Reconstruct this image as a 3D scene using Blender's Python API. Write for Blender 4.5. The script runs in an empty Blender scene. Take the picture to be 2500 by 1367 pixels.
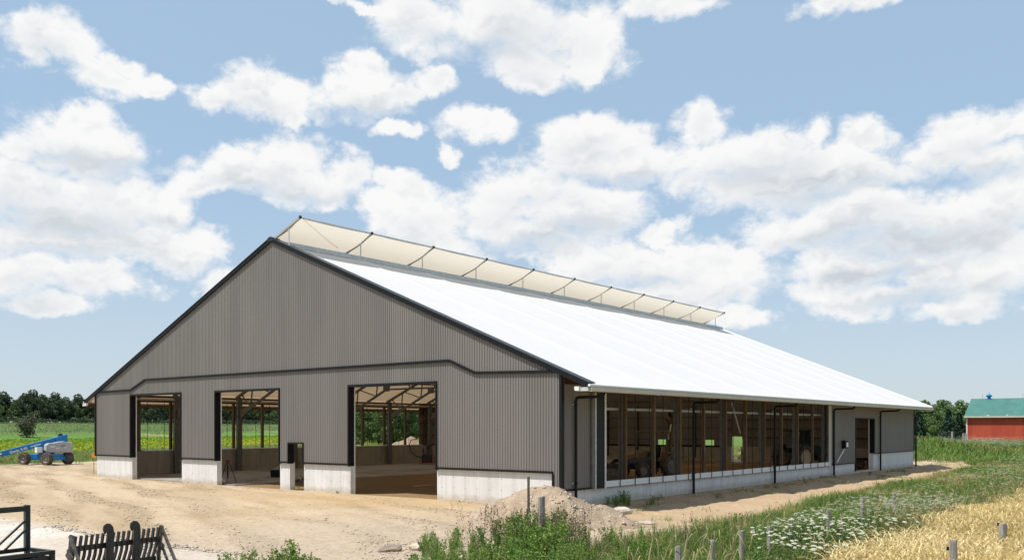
import bpy, bmesh, math, random
import numpy as np
from mathutils import Vector, Matrix, noise as mnoise

random.seed(7)
rng = np.random.default_rng(7)
SC = bpy.context.scene
COL = SC.collection
R_ = math.radians

# ------------------------------------------------------------------ camera
FPX, PCX, HY = 2212.0, 1250.0, 1043.0           # focal length and horizon in photo pixels (2500 x 1367)
YAW = math.atan2(1761, 2212)
FW = (-math.sin(YAW), math.cos(YAW))
RT = (math.cos(YAW), math.sin(YAW))
CAMZ = 2.9
CX, CY = 18.803, -26.444
cam_d = bpy.data.cameras.new('camera')
cam = bpy.data.objects.new('camera', cam_d)
COL.objects.link(cam)
cam.location = (CX, CY, CAMZ)
cam.rotation_euler = (R_(90), 0, YAW)
cam_d.sensor_width = 36.0
cam_d.lens = FPX / 2500 * 36.0
cam_d.shift_y = (HY - 1367 / 2) / 2500
cam_d.clip_start = 0.2
cam_d.clip_end = 5000
SC.camera = cam


def ray(px, py):
    u, v = (px - PCX) / FPX, (HY - py) / FPX
    return (FW[0] + u * RT[0], FW[1] + u * RT[1], v)


def G(px, py, z=0.0):
    d = ray(px, py); t = (z - CAMZ) / d[2]
    return (CX + t * d[0], CY + t * d[1])


def AT(px, d, py=None):
    r = ray(px, HY if py is None else py)
    return (CX + d * r[0], CY + d * r[1], CAMZ + d * r[2])


# ------------------------------------------------------------------ sun, view
SUN = Vector((-0.30, -0.46, 1.0)).normalized()
SUN_EL = math.asin(SUN.z)
SUN_AZ = math.atan2(SUN.x, SUN.y)
sun_d = bpy.data.lights.new('sun', 'SUN')
sun_d.energy = 5.0
sun_d.angle = R_(0.5)
sun_d.color = (1.0, 0.955, 0.89)
sun = bpy.data.objects.new('sun', sun_d)
COL.objects.link(sun)
sun.rotation_euler = SUN.to_track_quat('Z', 'Y').to_euler()
sun.location = (0, -40, 60)
SC.view_settings.view_transform = 'Standard'
SC.view_settings.look = 'None'
SC.view_settings.exposure = 0.13
SC.view_settings.gamma = 1.0
SC.view_settings.use_curve_mapping = False
SC.cycles.max_bounces = 8
SC.cycles.diffuse_bounces = 5
SC.cycles.transparent_max_bounces = 12
SC.cycles.use_denoising = True


# ------------------------------------------------------------------ node helper
class NT:
    def __init__(s, tree):
        s.t = tree; s.n = tree.nodes; s.l = tree.links

    def new(s, typ, **kw):
        n = s.n.new(typ)
        for k, v in kw.items():
            setattr(n, k, v)
        return n

    def put(s, sock, v):
        if isinstance(v, bpy.types.NodeSocket):
            s.l.new(v, sock)
        elif v is not None:
            sock.default_value = v

    def math(s, op, a, b=None, c=None, clamp=False):
        n = s.new('ShaderNodeMath', operation=op, use_clamp=clamp)
        for i, v in enumerate((a, b, c)):
            if v is not None:
                s.put(n.inputs[i], v)
        return n.outputs[0]

    def vmath(s, op, a, b=None, out=0):
        n = s.new('ShaderNodeVectorMath', operation=op)
        s.put(n.inputs[0], a)
        if b is not None:
            s.put(n.inputs[1], b)
        return n.outputs[out]

    def noise(s, vec, scale, detail=4, rough=0.55, dist=0.0, col=False):
        n = s.new('ShaderNodeTexNoise')
        s.put(n.inputs['Vector'], vec)
        n.inputs['Scale'].default_value = scale
        n.inputs['Detail'].default_value = detail
        n.inputs['Roughness'].default_value = rough
        n.inputs['Distortion'].default_value = dist
        return n.outputs['Color' if col else 'Fac']

    def step(s, v, lo, hi, a=0.0, b=1.0):
        n = s.new('ShaderNodeMapRange', interpolation_type='SMOOTHSTEP')
        s.put(n.inputs['Value'], v)
        n.inputs['From Min'].default_value = lo
        n.inputs['From Max'].default_value = hi
        n.inputs['To Min'].default_value = a
        n.inputs['To Max'].default_value = b
        return n.outputs[0]

    def mix(s, f, a, b, mode='MIX'):
        n = s.new('ShaderNodeMix', data_type='RGBA', blend_type=mode)
        s.put(n.inputs[0], f)
        s.put(n.inputs[6], (*a, 1) if isinstance(a, tuple) and len(a) == 3 else a)
        s.put(n.inputs[7], (*b, 1) if isinstance(b, tuple) and len(b) == 3 else b)
        return n.outputs[2]


# ------------------------------------------------------------------ world: sky with cumulus
world = bpy.data.worlds.new('World')
SC.world = world
world.use_nodes = True
W = NT(world.node_tree)
W.n.clear()
SKYS = 0.131


def azel(px, py):
    r = ray(px, py)
    az = math.atan2((px - PCX) / FPX, 1.0)
    return az, math.atan2(r[2], math.hypot(r[0], r[1]))


# cumulus groups: photo centre x, y, half width, half height
CLOUDS = [
    (120, 90, 125, 62), (95, 65, 75, 42), (180, 95, 65, 32), (95, 125, 50, 38),
    (265, 185, 95, 38), (370, 195, 60, 30), (300, 150, 60, 25),
    (200, 290, 105, 50), (150, 345, 150, 60), (260, 365, 125, 70), (60, 370, 70, 50), (190, 400, 200, 45),
    (70, 460, 215, 75), (250, 480, 205, 75), (400, 500, 110, 62), (120, 540, 230, 60), (420, 530, 70, 40),
    (90, 590, 215, 40), (330, 590, 180, 35), (500, 600, 75, 45), (60, 660, 170, 52), (200, 680, 160, 42), (420, 630, 120, 30),
    (100, 730, 130, 26), (520, 690, 60, 35),
    (620, 225, 135, 65), (530, 245, 65, 45), (680, 200, 75, 40), (710, 290, 40, 30),
    (865, 175, 85, 62), (905, 160, 55, 50), (880, 225, 145, 68), (975, 225, 65, 38), (810, 200, 60, 45), (1060, 205, 60, 42), (1080, 180, 38, 30),
    (1137, 308, 95, 42), (1190, 300, 50, 25), (975, 316, 66, 20), (1075, 390, 34, 24),
    (690, 400, 125, 70), (610, 430, 160, 50), (760, 440, 155, 55), (560, 400, 60, 40), (850, 430, 60, 58), (500, 455, 80, 30),
    (960, 490, 90, 60), (930, 450, 60, 30), (1040, 540, 160, 65), (1000, 500, 100, 55), (960, 610, 120, 30), (1080, 600, 140, 60),
    (1230, 60, 300, 110), (1040, 40, 150, 70), (1380, 70, 175, 95), (1290, 150, 160, 75), (1430, 110, 100, 85), (1300, 195, 115, 42), (880, 8, 90, 16), (1420, 170, 60, 50),
    (1620, 15, 130, 28), (2090, 15, 160, 24), (2010, 18, 60, 26),
    (1440, 340, 130, 62), (1420, 390, 150, 75), (1540, 345, 75, 60), (1560, 400, 160, 60), (1300, 460, 190, 62), (1240, 500, 180, 60), (1440, 520, 170, 80), (1200, 560, 140, 60), (1330, 580, 190, 50),
    (1720, 320, 85, 62), (1735, 295, 50, 40), (1790, 380, 190, 75), (1910, 350, 135, 62), (1850, 440, 260, 75), (1990, 400, 170, 60), (2120, 350, 95, 50), (2080, 420, 170, 60), (1980, 320, 65, 34),
    (2370, 330, 160, 62), (2460, 310, 110, 50), (2290, 380, 180, 55), (2420, 400, 160, 62), (2180, 430, 140, 45), (2350, 300, 60, 40),
    (2150, 500, 150, 62), (2050, 540, 240, 70), (2320, 520, 240, 80), (2450, 500, 150, 80), (2140, 470, 100, 45), (1930, 560, 120, 55), (2250, 590, 320, 45), (2420, 590, 170, 60),
    (1620, 580, 66, 36), (1500, 640, 170, 62), (1600, 660, 210, 60), (1790, 640, 90, 46), (1760, 690, 180, 62), (1400, 620, 110, 40), (1640, 720, 180, 50), (1780, 770, 90, 26),
    (2080, 660, 190, 50), (2300, 670, 230, 60), (2010, 700, 110, 52), (2450, 680, 130, 80), (2180, 720, 260, 42), (2350, 760, 170, 36), (1830, 770, 80, 30), (2060, 740, 90, 30),
    (1990, 640, 60, 40), (2200, 640, 120, 40),
]

# their greyer bases
BASES = [(230, 395, 170, 30), (150, 555, 300, 38), (420, 545, 120, 24), (200, 620, 220, 22), (60, 720, 120, 22), (860, 270, 110, 18),
         (690, 470, 150, 18), (1300, 60, 110, 70), (1200, 130, 120, 40), (1430, 560, 130, 40), (1280, 600, 150, 30), (1820, 430, 200, 38),
         (1960, 470, 160, 34), (2220, 590, 320, 42), (2040, 590, 160, 34), (2150, 660, 220, 22), (2350, 440, 160, 26), (1560, 690, 130, 22), (2250, 730, 200, 20), (1520, 440, 100, 26)]


def cloud_field():
    g = bpy.data.node_groups.new('cumulus_field', 'ShaderNodeTree')
    g.interface.new_socket('Az', in_out='INPUT', socket_type='NodeSocketFloat')
    g.interface.new_socket('El', in_out='INPUT', socket_type='NodeSocketFloat')
    g.interface.new_socket('Dir', in_out='INPUT', socket_type='NodeSocketVector')
    g.interface.new_socket('Density', in_out='OUTPUT', socket_type='NodeSocketFloat')
    g.interface.new_socket('Base', in_out='OUTPUT', socket_type='NodeSocketFloat')
    g.interface.new_socket('Relief', in_out='OUTPUT', socket_type='NodeSocketFloat')
    t = NT(g)
    gi = t.new('NodeGroupInput'); go = t.new('NodeGroupOutput')
    az, el, dr = gi.outputs[0], gi.outputs[1], gi.outputs[2]
    comb = t.new('ShaderNodeCombineXYZ')
    t.put(comb.inputs[0], az); t.put(comb.inputs[1], el)
    p = comb.outputs[0]
    warp = t.noise(dr, 11.0, 6, 0.62, col=True)
    warp = t.vmath('SUBTRACT', warp, (0.5, 0.5, 0.5))
    warp = t.vmath('MULTIPLY', warp, (0.085, 0.060, 0.0))
    p = t.vmath('ADD', p, warp)
    def blobs(lst, kx, ky):
        acc = None
        for (x, y, rx, ry) in lst:
            a, e = azel(x, y)
            ax = math.cos(a) ** 2 * rx / FPX * kx
            ey = math.cos(e) ** 2 * ry / FPX * ky
            n = t.new('ShaderNodeVectorMath', operation='MULTIPLY_ADD')
            t.put(n.inputs[0], p); n.inputs[1].default_value = (1 / ax, 1 / ey, 0); n.inputs[2].default_value = (-a / ax, -e / ey, 0)
            ln = t.vmath('LENGTH', n.outputs[0], out=1)
            acc = ln if acc is None else t.math('MINIMUM', acc, ln)
        return acc
    acc = blobs(CLOUDS, 1.08, 1.12)
    under = [(x, y + .52 * ry, rx * .85, ry * .55) for (x, y, rx, ry) in CLOUDS if rx >= 118]
    t.put(go.inputs[1], t.math('ADD', t.step(blobs(BASES, 1.3, 1.3), 0.1, 1.05, 0.62, 0.0), t.step(blobs(under, 1.1, 1.25), 0.1, 1.1, 0.50, 0.0)))
    blob = t.math('SUBTRACT', 1.0, acc)
    # elsewhere the same broken cumulus goes on, from noise alone
    sc = t.vmath('MULTIPLY', dr, (1.0, 1.0, 2.1))
    wild = t.math('MULTIPLY_ADD', t.noise(sc, 3.1, 3, 0.5), 4.0, -2.30)
    inside = t.math('MULTIPLY', t.step(t.math('ABSOLUTE', az), 0.60, 0.80, 1, 0), t.step(el, 0.46, 0.60, 1, 0))
    fld = t.math('ADD', t.math('MULTIPLY', blob, inside), t.math('MULTIPLY', wild, t.math('SUBTRACT', 1.0, inside)))
    st_ = t.vmath('MULTIPLY', dr, (1, 1, 1.35))
    jit = t.vmath('MULTIPLY', t.vmath('SUBTRACT', t.noise(st_, 24.0, 3, 0.6, col=True), (0.5, 0.5, 0.5)), (0.045, 0.045, 0.045))
    st_ = t.vmath('ADD', st_, jit)

    def billow(v):
        out = None
        for (sc_, w_) in ((20.0, 0.60), (48.0, 0.30)):
            n = t.new('ShaderNodeTexVoronoi', feature='F1')
            t.put(n.inputs['Vector'], v); n.inputs['Scale'].default_value = sc_
            q = t.math('MULTIPLY_ADD', n.outputs['Distance'], -w_, w_ * 0.55)
            out = q if out is None else t.math('ADD', out, q)
        return out
    b0 = billow(st_)
    b1 = billow(t.vmath('ADD', st_, (-0.0055 * RT[0], -0.0055 * RT[1], 0.014)))
    fine = t.noise(st_, 60.0, 6, 0.62)
    big = t.noise(dr, 9.0, 4, 0.55)
    d = t.math('MULTIPLY_ADD', b0, 0.95, fld)
    d = t.math('MULTIPLY_ADD', t.math('SUBTRACT', fine, 0.5), 0.62, d)
    d = t.math('MULTIPLY_ADD', t.math('SUBTRACT', big, 0.5), 0.6, d)
    t.put(go.inputs[0], d)
    t.put(go.inputs[2], t.math('SUBTRACT', b1, b0))
    return g


CG = cloud_field()
tc = W.new('ShaderNodeTexCoord')
dvec = W.vmath('NORMALIZE', tc.outputs['Generated'])
sep = W.new('ShaderNodeSeparateXYZ'); W.put(sep.inputs[0], dvec)
fwd_ = W.vmath('DOT_PRODUCT', dvec, (FW[0], FW[1], 0), out=1)
rgt_ = W.vmath('DOT_PRODUCT', dvec, (RT[0], RT[1], 0), out=1)
az_ = W.math('ARCTAN2', rgt_, fwd_)
el_ = W.math('ARCSINE', sep.outputs[2])


fg = W.new('ShaderNodeGroup'); fg.node_tree = CG
W.put(fg.inputs[0], az_); W.put(fg.inputs[1], el_); W.put(fg.inputs[2], dvec)
d0, base_, relief_ = fg.outputs
wisp = W.noise(W.vmath('MULTIPLY', dvec, (1, 1, 2.2)), 16.0, 6, 0.65)
cn = W.new('ShaderNodeMapRange', interpolation_type='SMOOTHSTEP')
W.put(cn.inputs['Value'], W.math('MULTIPLY_ADD', W.math('SUBTRACT', wisp, 0.5), 0.75, d0))
cn.inputs['From Min'].default_value = -0.10
W.put(cn.inputs['From Max'], W.math('MULTIPLY_ADD', base_, 0.45, 0.50))      # crisp tops, soft undersides
cover = cn.outputs[0]
thick = W.math('MULTIPLY', W.step(d0, 0.15, 0.95), W.step(W.noise(dvec, 6.0, 3, 0.5), 0.30, 0.60, 0.35, 1.0))
shade = W.math('MULTIPLY', W.step(relief_, -0.06, 0.15), 0.34)
shade = W.math('MULTIPLY_ADD', base_, 1.0, shade, clamp=True)
shade = W.math('MULTIPLY', shade, thick)
sky = W.new('ShaderNodeTexSky', sky_type='NISHITA')
sky.sun_disc = False
sky.sun_elevation = SUN_EL
sky.sun_rotation = SUN_AZ
sky.altitude = 300
sky.air_density = 1.0
sky.dust_density = 1.0
sky.ozone_density = 1.0
ccol = W.mix(shade, (6.75, 6.72, 6.65), (4.2, 4.55, 4.9))
low = W.step(el_, 0.0, 0.10, 0.35, 1.0)
hz_ = W.step(el_, 0.45, 1.2, 0.75, 0.25)       # thin summer haze, less of it overhead
hcol = W.mix(W.step(el_, 0.0, 0.30), (3.95, 4.65, 5.35), (2.95, 4.15, 5.45))
skyc = W.mix(hz_, sky.outputs[0], hcol)
final = W.mix(W.math('MULTIPLY', W.math('MULTIPLY', cover, 0.97), low), skyc, ccol)
world.cycles.sampling_method = 'MANUAL'
world.cycles.sample_map_resolution = 256
bg = W.new('ShaderNodeBackground')
W.put(bg.inputs[0], final)
bg.inputs[1].default_value = SKYS
wo = W.new('ShaderNodeOutputWorld')
W.put(wo.inputs[0], bg.outputs[0])


# ------------------------------------------------------------------ materials
MATS = {}


def material(name, a, b=None, rough=0.8, scale=6.0, detail=4, stretch=(1, 1, 1), bump=0.0, bscale=None, bdist=0.02,
             metal=0.0, spec=0.4, lo=0.35, hi=0.65, objrand=0.0, tint=None, c=None, cscale=1.0, clo=0.5, chi=0.7, transl=0.0):
    m = bpy.data.materials.new(name)
    m.use_nodes = True
    t = NT(m.node_tree)
    bs = t.n['Principled BSDF']
    co = t.new('ShaderNodeTexCoord').outputs['Object']
    v = t.vmath('MULTIPLY', co, stretch)
    col = (*a, 1)
    if b is not None:
        col = t.mix(t.step(t.noise(v, scale, detail, 0.6), lo, hi), a, b)
    if c is not None:
        col = t.mix(t.step(t.noise(co, cscale, 5, 0.6), clo, chi), col, c)
    if objrand:
        oi = t.new('ShaderNodeObjectInfo')
        k = t.math('MULTIPLY_ADD', oi.outputs['Random'], 2 * objrand, 1 - objrand)
        hs = t.new('ShaderNodeHueSaturation')
        t.put(hs.inputs['Color'], col); t.put(hs.inputs['Value'], k)
        t.put(hs.inputs['Hue'], t.math('MULTIPLY_ADD', oi.outputs['Random'], objrand * 0.12, 0.5 - objrand * 0.06))
        col = hs.outputs[0]
    if tint is not None:
        at = t.new('ShaderNodeAttribute', attribute_name='tint')
        col = t.mix(at.outputs['Fac'], col, tint)
    t.put(bs.inputs['Base Color'], col)
    bs.inputs['Roughness'].default_value = rough
    bs.inputs['Metallic'].default_value = metal
    bs.inputs['Specular IOR Level'].default_value = spec
    if bump:
        bn = t.new('ShaderNodeBump')
        bn.inputs['Strength'].default_value = bump
        bn.inputs['Distance'].default_value = bdist
        t.put(bn.inputs['Height'], t.noise(v, bscale or scale * 3, 5, 0.6))
        t.put(bs.inputs['Normal'], bn.outputs[0])
    if transl:
        tr = t.new('ShaderNodeBsdfTranslucent')
        t.put(tr.inputs[0], col)
        ms = t.new('ShaderNodeMixShader')
        ms.inputs[0].default_value = transl
        t.put(ms.inputs[1], bs.outputs[0]); t.put(ms.inputs[2], tr.outputs[0])
        t.put(t.n['Material Output'].inputs[0], ms.outputs[0])
    MATS[name] = m
    return m


material('taupe_steel', (0.168, 0.154, 0.144), (0.188, 0.173, 0.162), rough=0.55, scale=0.7, stretch=(1, 1, 0.15), objrand=0.05, bump=0.04, bscale=9, spec=0.35)
material('black_trim', (0.006, 0.006, 0.0075), (0.009, 0.009, 0.011), rough=0.5, scale=4, spec=0.22)
material('charcoal_flashing', (0.020, 0.021, 0.027), rough=0.4, spec=0.4)
material('galvanised', (0.46, 0.48, 0.49), (0.58, 0.60, 0.61), rough=0.55, scale=9, metal=0.3)
material('grey_steel', (0.11, 0.106, 0.10), (0.15, 0.145, 0.135), rough=0.6, scale=5, metal=0.0)
material('white_paint', (0.74, 0.74, 0.72), rough=0.5, objrand=0.02)
material('roof_weld', (0.88, 0.87, 0.85), rough=0.5)
material('rail_grey', (0.34, 0.34, 0.33), rough=0.5)
material('cream_metal', (0.47, 0.44, 0.37), (0.52, 0.49, 0.41), rough=0.5, scale=2)
material('wood_post', (0.085, 0.053, 0.028), (0.13, 0.083, 0.043), rough=0.75, scale=3, stretch=(6, 6, 0.7), objrand=0.15)
material('wood_dark', (0.10, 0.052, 0.026), (0.15, 0.082, 0.04), rough=0.8, scale=3, stretch=(2, 0.5, 6))
material('old_wood', (0.20, 0.185, 0.165), (0.33, 0.31, 0.28), rough=0.9, scale=7, stretch=(5, 5, 0.5), bump=0.5, bscale=12, bdist=0.01, objrand=0.12)
material('sand_floor', (0.25, 0.17, 0.085), (0.36, 0.255, 0.14), rough=0.95, scale=1.6, bump=0.5, bscale=9, bdist=0.03)
material('slab', (0.27, 0.25, 0.22), (0.35, 0.325, 0.285), rough=0.85, scale=0.6, c=(0.2, 0.175, 0.14), cscale=0.35, bump=0.1, bscale=20)
material('stone', (0.46, 0.375, 0.28), (0.58, 0.50, 0.41), rough=0.9, scale=5, bump=0.5, bscale=9, bdist=0.03, objrand=0.18)
material('gravel', (0.29, 0.215, 0.14), (0.38, 0.29, 0.20), rough=0.95, scale=1.3, bump=0.9, bscale=16, bdist=0.05, c=(0.50, 0.43, 0.34), cscale=13, clo=0.58, chi=0.68)
material('spoil_soil', (0.20, 0.14, 0.09), (0.30, 0.22, 0.15), rough=0.95, scale=0.8, bump=0.9, bscale=4, bdist=0.2)
material('clod_soil', (0.40, 0.295, 0.18), (0.48, 0.375, 0.25), rough=0.95, scale=2)
material('rock_brown', (0.20, 0.155, 0.115), (0.32, 0.26, 0.20), rough=0.9, scale=5, bump=0.5, bscale=9, bdist=0.03)
material('lift_blue', (0.008, 0.155, 0.40), (0.010, 0.175, 0.44), rough=0.38, scale=2, c=(0.05, 0.13, 0.26), cscale=4, clo=0.6, chi=0.75)
material('lift_grey', (0.36, 0.365, 0.38), (0.40, 0.405, 0.415), rough=0.45, scale=2)
material('tyre', (0.055, 0.048, 0.042), (0.14, 0.115, 0.085), rough=0.9, scale=4)
material('rim_grey', (0.22, 0.20, 0.17), rough=0.6)
material('rim_cream', (0.62, 0.53, 0.36), rough=0.5)
material('crate_paint', (0.012, 0.017, 0.016), (0.022, 0.027, 0.025), rough=0.4, scale=5, spec=0.5, c=(0.06, 0.05, 0.04), cscale=5, clo=0.64, chi=0.76)
material('black_paint', (0.014, 0.014, 0.015), (0.03, 0.027, 0.024), rough=0.42, scale=5, spec=0.5, c=(0.085, 0.062, 0.045), cscale=5, clo=0.62, chi=0.75)
material('worn_steel', (0.17, 0.155, 0.14), (0.08, 0.07, 0.06), rough=0.5, scale=9, metal=0.3)
material('machine_yellow', (0.17, 0.095, 0.02), (0.11, 0.062, 0.02), rough=0.5, scale=3)
material('tractor_green', (0.018, 0.05, 0.045), rough=0.45)
material('window_glass', (0.02, 0.025, 0.03), rough=0.08, spec=0.6)
material('orange_plastic', (0.85, 0.30, 0.01), rough=0.5)
material('red_paint', (0.34, 0.03, 0.02), rough=0.5)
material('brown_pipe', (0.09, 0.03, 0.02), rough=0.5)
material('red_siding', (0.39, 0.056, 0.030), (0.43, 0.068, 0.036), rough=0.7, scale=1.2, stretch=(1, 1, 0.2), objrand=0.07)
material('green_roof', (0.055, 0.165, 0.143), (0.068, 0.19, 0.165), rough=0.55, scale=0.8, c=(0.42, 0.45, 0.44), cscale=0.55, clo=0.62, chi=0.70, objrand=0.05)
material('yellow_band', (0.62, 0.33, 0.03), rough=0.6)
material('bark', (0.075, 0.058, 0.043), (0.12, 0.095, 0.07), rough=0.95, scale=4, stretch=(1, 1, 0.3))
material('bare_branch', (0.17, 0.15, 0.13), rough=0.9)
material('leaf_oak', (0.048, 0.078, 0.036), (0.078, 0.115, 0.050), rough=0.7, scale=0.5, objrand=0.22, transl=0.22)  # leaf tone brightened, standing in for air haze over the far wood
material('leaf_light', (0.095, 0.15, 0.05), (0.135, 0.20, 0.065), rough=0.7, scale=0.6, objrand=0.2, transl=0.25)
material('leaf_spruce', (0.016, 0.045, 0.024), (0.03, 0.066, 0.034), rough=0.8, scale=0.8, objrand=0.15, transl=0.1)
material('leaf_sapling', (0.09, 0.105, 0.055), (0.13, 0.14, 0.08), rough=0.8, scale=1, transl=0.2)
material('weed_leaf', (0.085, 0.18, 0.024), (0.15, 0.27, 0.042), rough=0.65, scale=1.3, tint=(0.29, 0.34, 0.09), transl=0.28)
material('weed_shade', (0.04, 0.085, 0.02), (0.06, 0.11, 0.03), rough=0.7, scale=2, transl=0.25, objrand=0.2)
material('grass_blade', (0.095, 0.175, 0.028), (0.155, 0.245, 0.045), rough=0.7, scale=0.35, tint=(0.40, 0.33, 0.14), transl=0.25)
material('dry_grass', (0.34, 0.28, 0.13), (0.25, 0.25, 0.09), rough=0.8, scale=0.5, tint=(0.42, 0.36, 0.22), transl=0.2)
material('wheat', (0.70, 0.56, 0.265), (0.77, 0.645, 0.36), rough=0.75, scale=0.4, tint=(0.57, 0.46, 0.20), transl=0.22)
material('flower_white', (0.60, 0.60, 0.48), (0.48, 0.50, 0.36), rough=0.8, scale=60, objrand=0.08, transl=0.15)
material('flower_stem', (0.085, 0.16, 0.035), rough=0.7, transl=0.2)
material('mustard', (0.44, 0.43, 0.03), (0.30, 0.36, 0.03), rough=0.8, scale=0.12, tint=(0.15, 0.26, 0.02), transl=0.2)
material('corn_leaf', (0.035, 0.085, 0.02), (0.06, 0.12, 0.028), rough=0.6, scale=0.3, tint=(0.19, 0.235, 0.075), transl=0.2)
material('red_brown_weed', (0.10, 0.07, 0.045), rough=0.9, tint=(0.22, 0.17, 0.12))


def mat_concrete(name, a, b, stain):
    m = bpy.data.materials.new(name); m.use_nodes = True
    t = NT(m.node_tree); bs = t.n['Principled BSDF']
    co = t.new('ShaderNodeTexCoord').outputs['Object']
    streak = t.noise(t.vmath('MULTIPLY', co, (3.5, 3.5, 0.25)), 1.6, 6, 0.65)
    col = t.mix(t.step(streak, 0.36, 0.68), a, b)
    blot = t.noise(co, 0.8, 5, 0.6)
    col = t.mix(t.step(blot, 0.52, 0.74, 0, 0.6), col, stain)
    s = t.new('ShaderNodeSeparateXYZ'); t.put(s.inputs[0], co)
    u = t.math('ADD', s.outputs[0], s.outputs[1])
    # form joints every 0.61 m with tie holes
    fr = t.math('FRACT', t.math('MULTIPLY', u, 1 / 0.61))
    ln = t.step(t.math('ABSOLUTE', t.math('SUBTRACT', fr, 0.5)), 0.0, 0.02, 1, 0)
    fz = t.math('FRACT', t.math('MULTIPLY_ADD', s.outputs[2], 1 / 0.42, 0.25))
    dz = t.math('MULTIPLY', t.math('SUBTRACT', fz, 0.5), 0.42)
    du = t.math('MULTIPLY', t.math('SUBTRACT', fr, 0.5), 0.61)
    dd = t.math('SQRT', t.math('ADD', t.math('MULTIPLY', dz, dz), t.math('MULTIPLY', du, du)))
    hole = t.step(dd, 0.014, 0.032, 1, 0)
    k = t.math('MULTIPLY', t.math('MAXIMUM', t.math('MULTIPLY', ln, 0.30), t.math('MULTIPLY', hole, 0.85)), t.step(blot, 0.3, 0.6, 0.5, 1.0))
    col = t.mix(k, col, (0.16, 0.15, 0.14))
    mud = t.step(t.math('SUBTRACT', s.outputs[2], t.math('MULTIPLY', t.noise(co, 2.2, 5, 0.65), 0.55)), -0.22, 0.06, 0.55, 0)
    col = t.mix(mud, col, (0.40, 0.315, 0.215))
    t.put(bs.inputs['Base Color'], col)
    bs.inputs['Roughness'].default_value = 0.85
    bn = t.new('ShaderNodeBump'); bn.inputs['Strength'].default_value = 0.25; bn.inputs['Distance'].default_value = 0.01
    t.put(bn.inputs['Height'], t.noise(co, 30, 4, 0.6)); t.put(bs.inputs['Normal'], bn.outputs[0])
    MATS[name] = m


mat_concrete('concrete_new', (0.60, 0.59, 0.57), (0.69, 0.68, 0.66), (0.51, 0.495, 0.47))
mat_concrete('concrete_dark', (0.30, 0.27, 0.225), (0.38, 0.345, 0.29), (0.20, 0.175, 0.14))  # darker, browner concrete for the left and back walls


def mat_fabric(name, col, transl, warm):
    m = bpy.data.materials.new(name); m.use_nodes = True
    t = NT(m.node_tree); bs = t.n['Principled BSDF']
    co = t.new('ShaderNodeTexCoord').outputs['Object']
    cc = t.mix(t.step(t.noise(co, 0.5, 4, 0.6), 0.3, 0.7), col, tuple(0.965 * x for x in col))
    t.put(bs.inputs['Base Color'], cc)
    bs.inputs['Roughness'].default_value = 0.55
    bs.inputs['Specular IOR Level'].default_value = 0.3
    tr = t.new('ShaderNodeBsdfTranslucent'); tr.inputs[0].default_value = (*warm, 1)
    ms = t.new('ShaderNodeMixShader'); ms.inputs[0].default_value = transl
    t.put(ms.inputs[1], bs.outputs[0]); t.put(ms.inputs[2], tr.outputs[0])
    t.put(t.n['Material Output'].inputs[0], ms.outputs[0])
    MATS[name] = m


mat_fabric('roof_fabric', (0.765, 0.758, 0.735), 0.19, (0.64, 0.46, 0.27))
mat_fabric('canopy_fabric', (0.76, 0.74, 0.70), 0.40, (0.82, 0.74, 0.61))


def M(n):
    return MATS[n]


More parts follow.
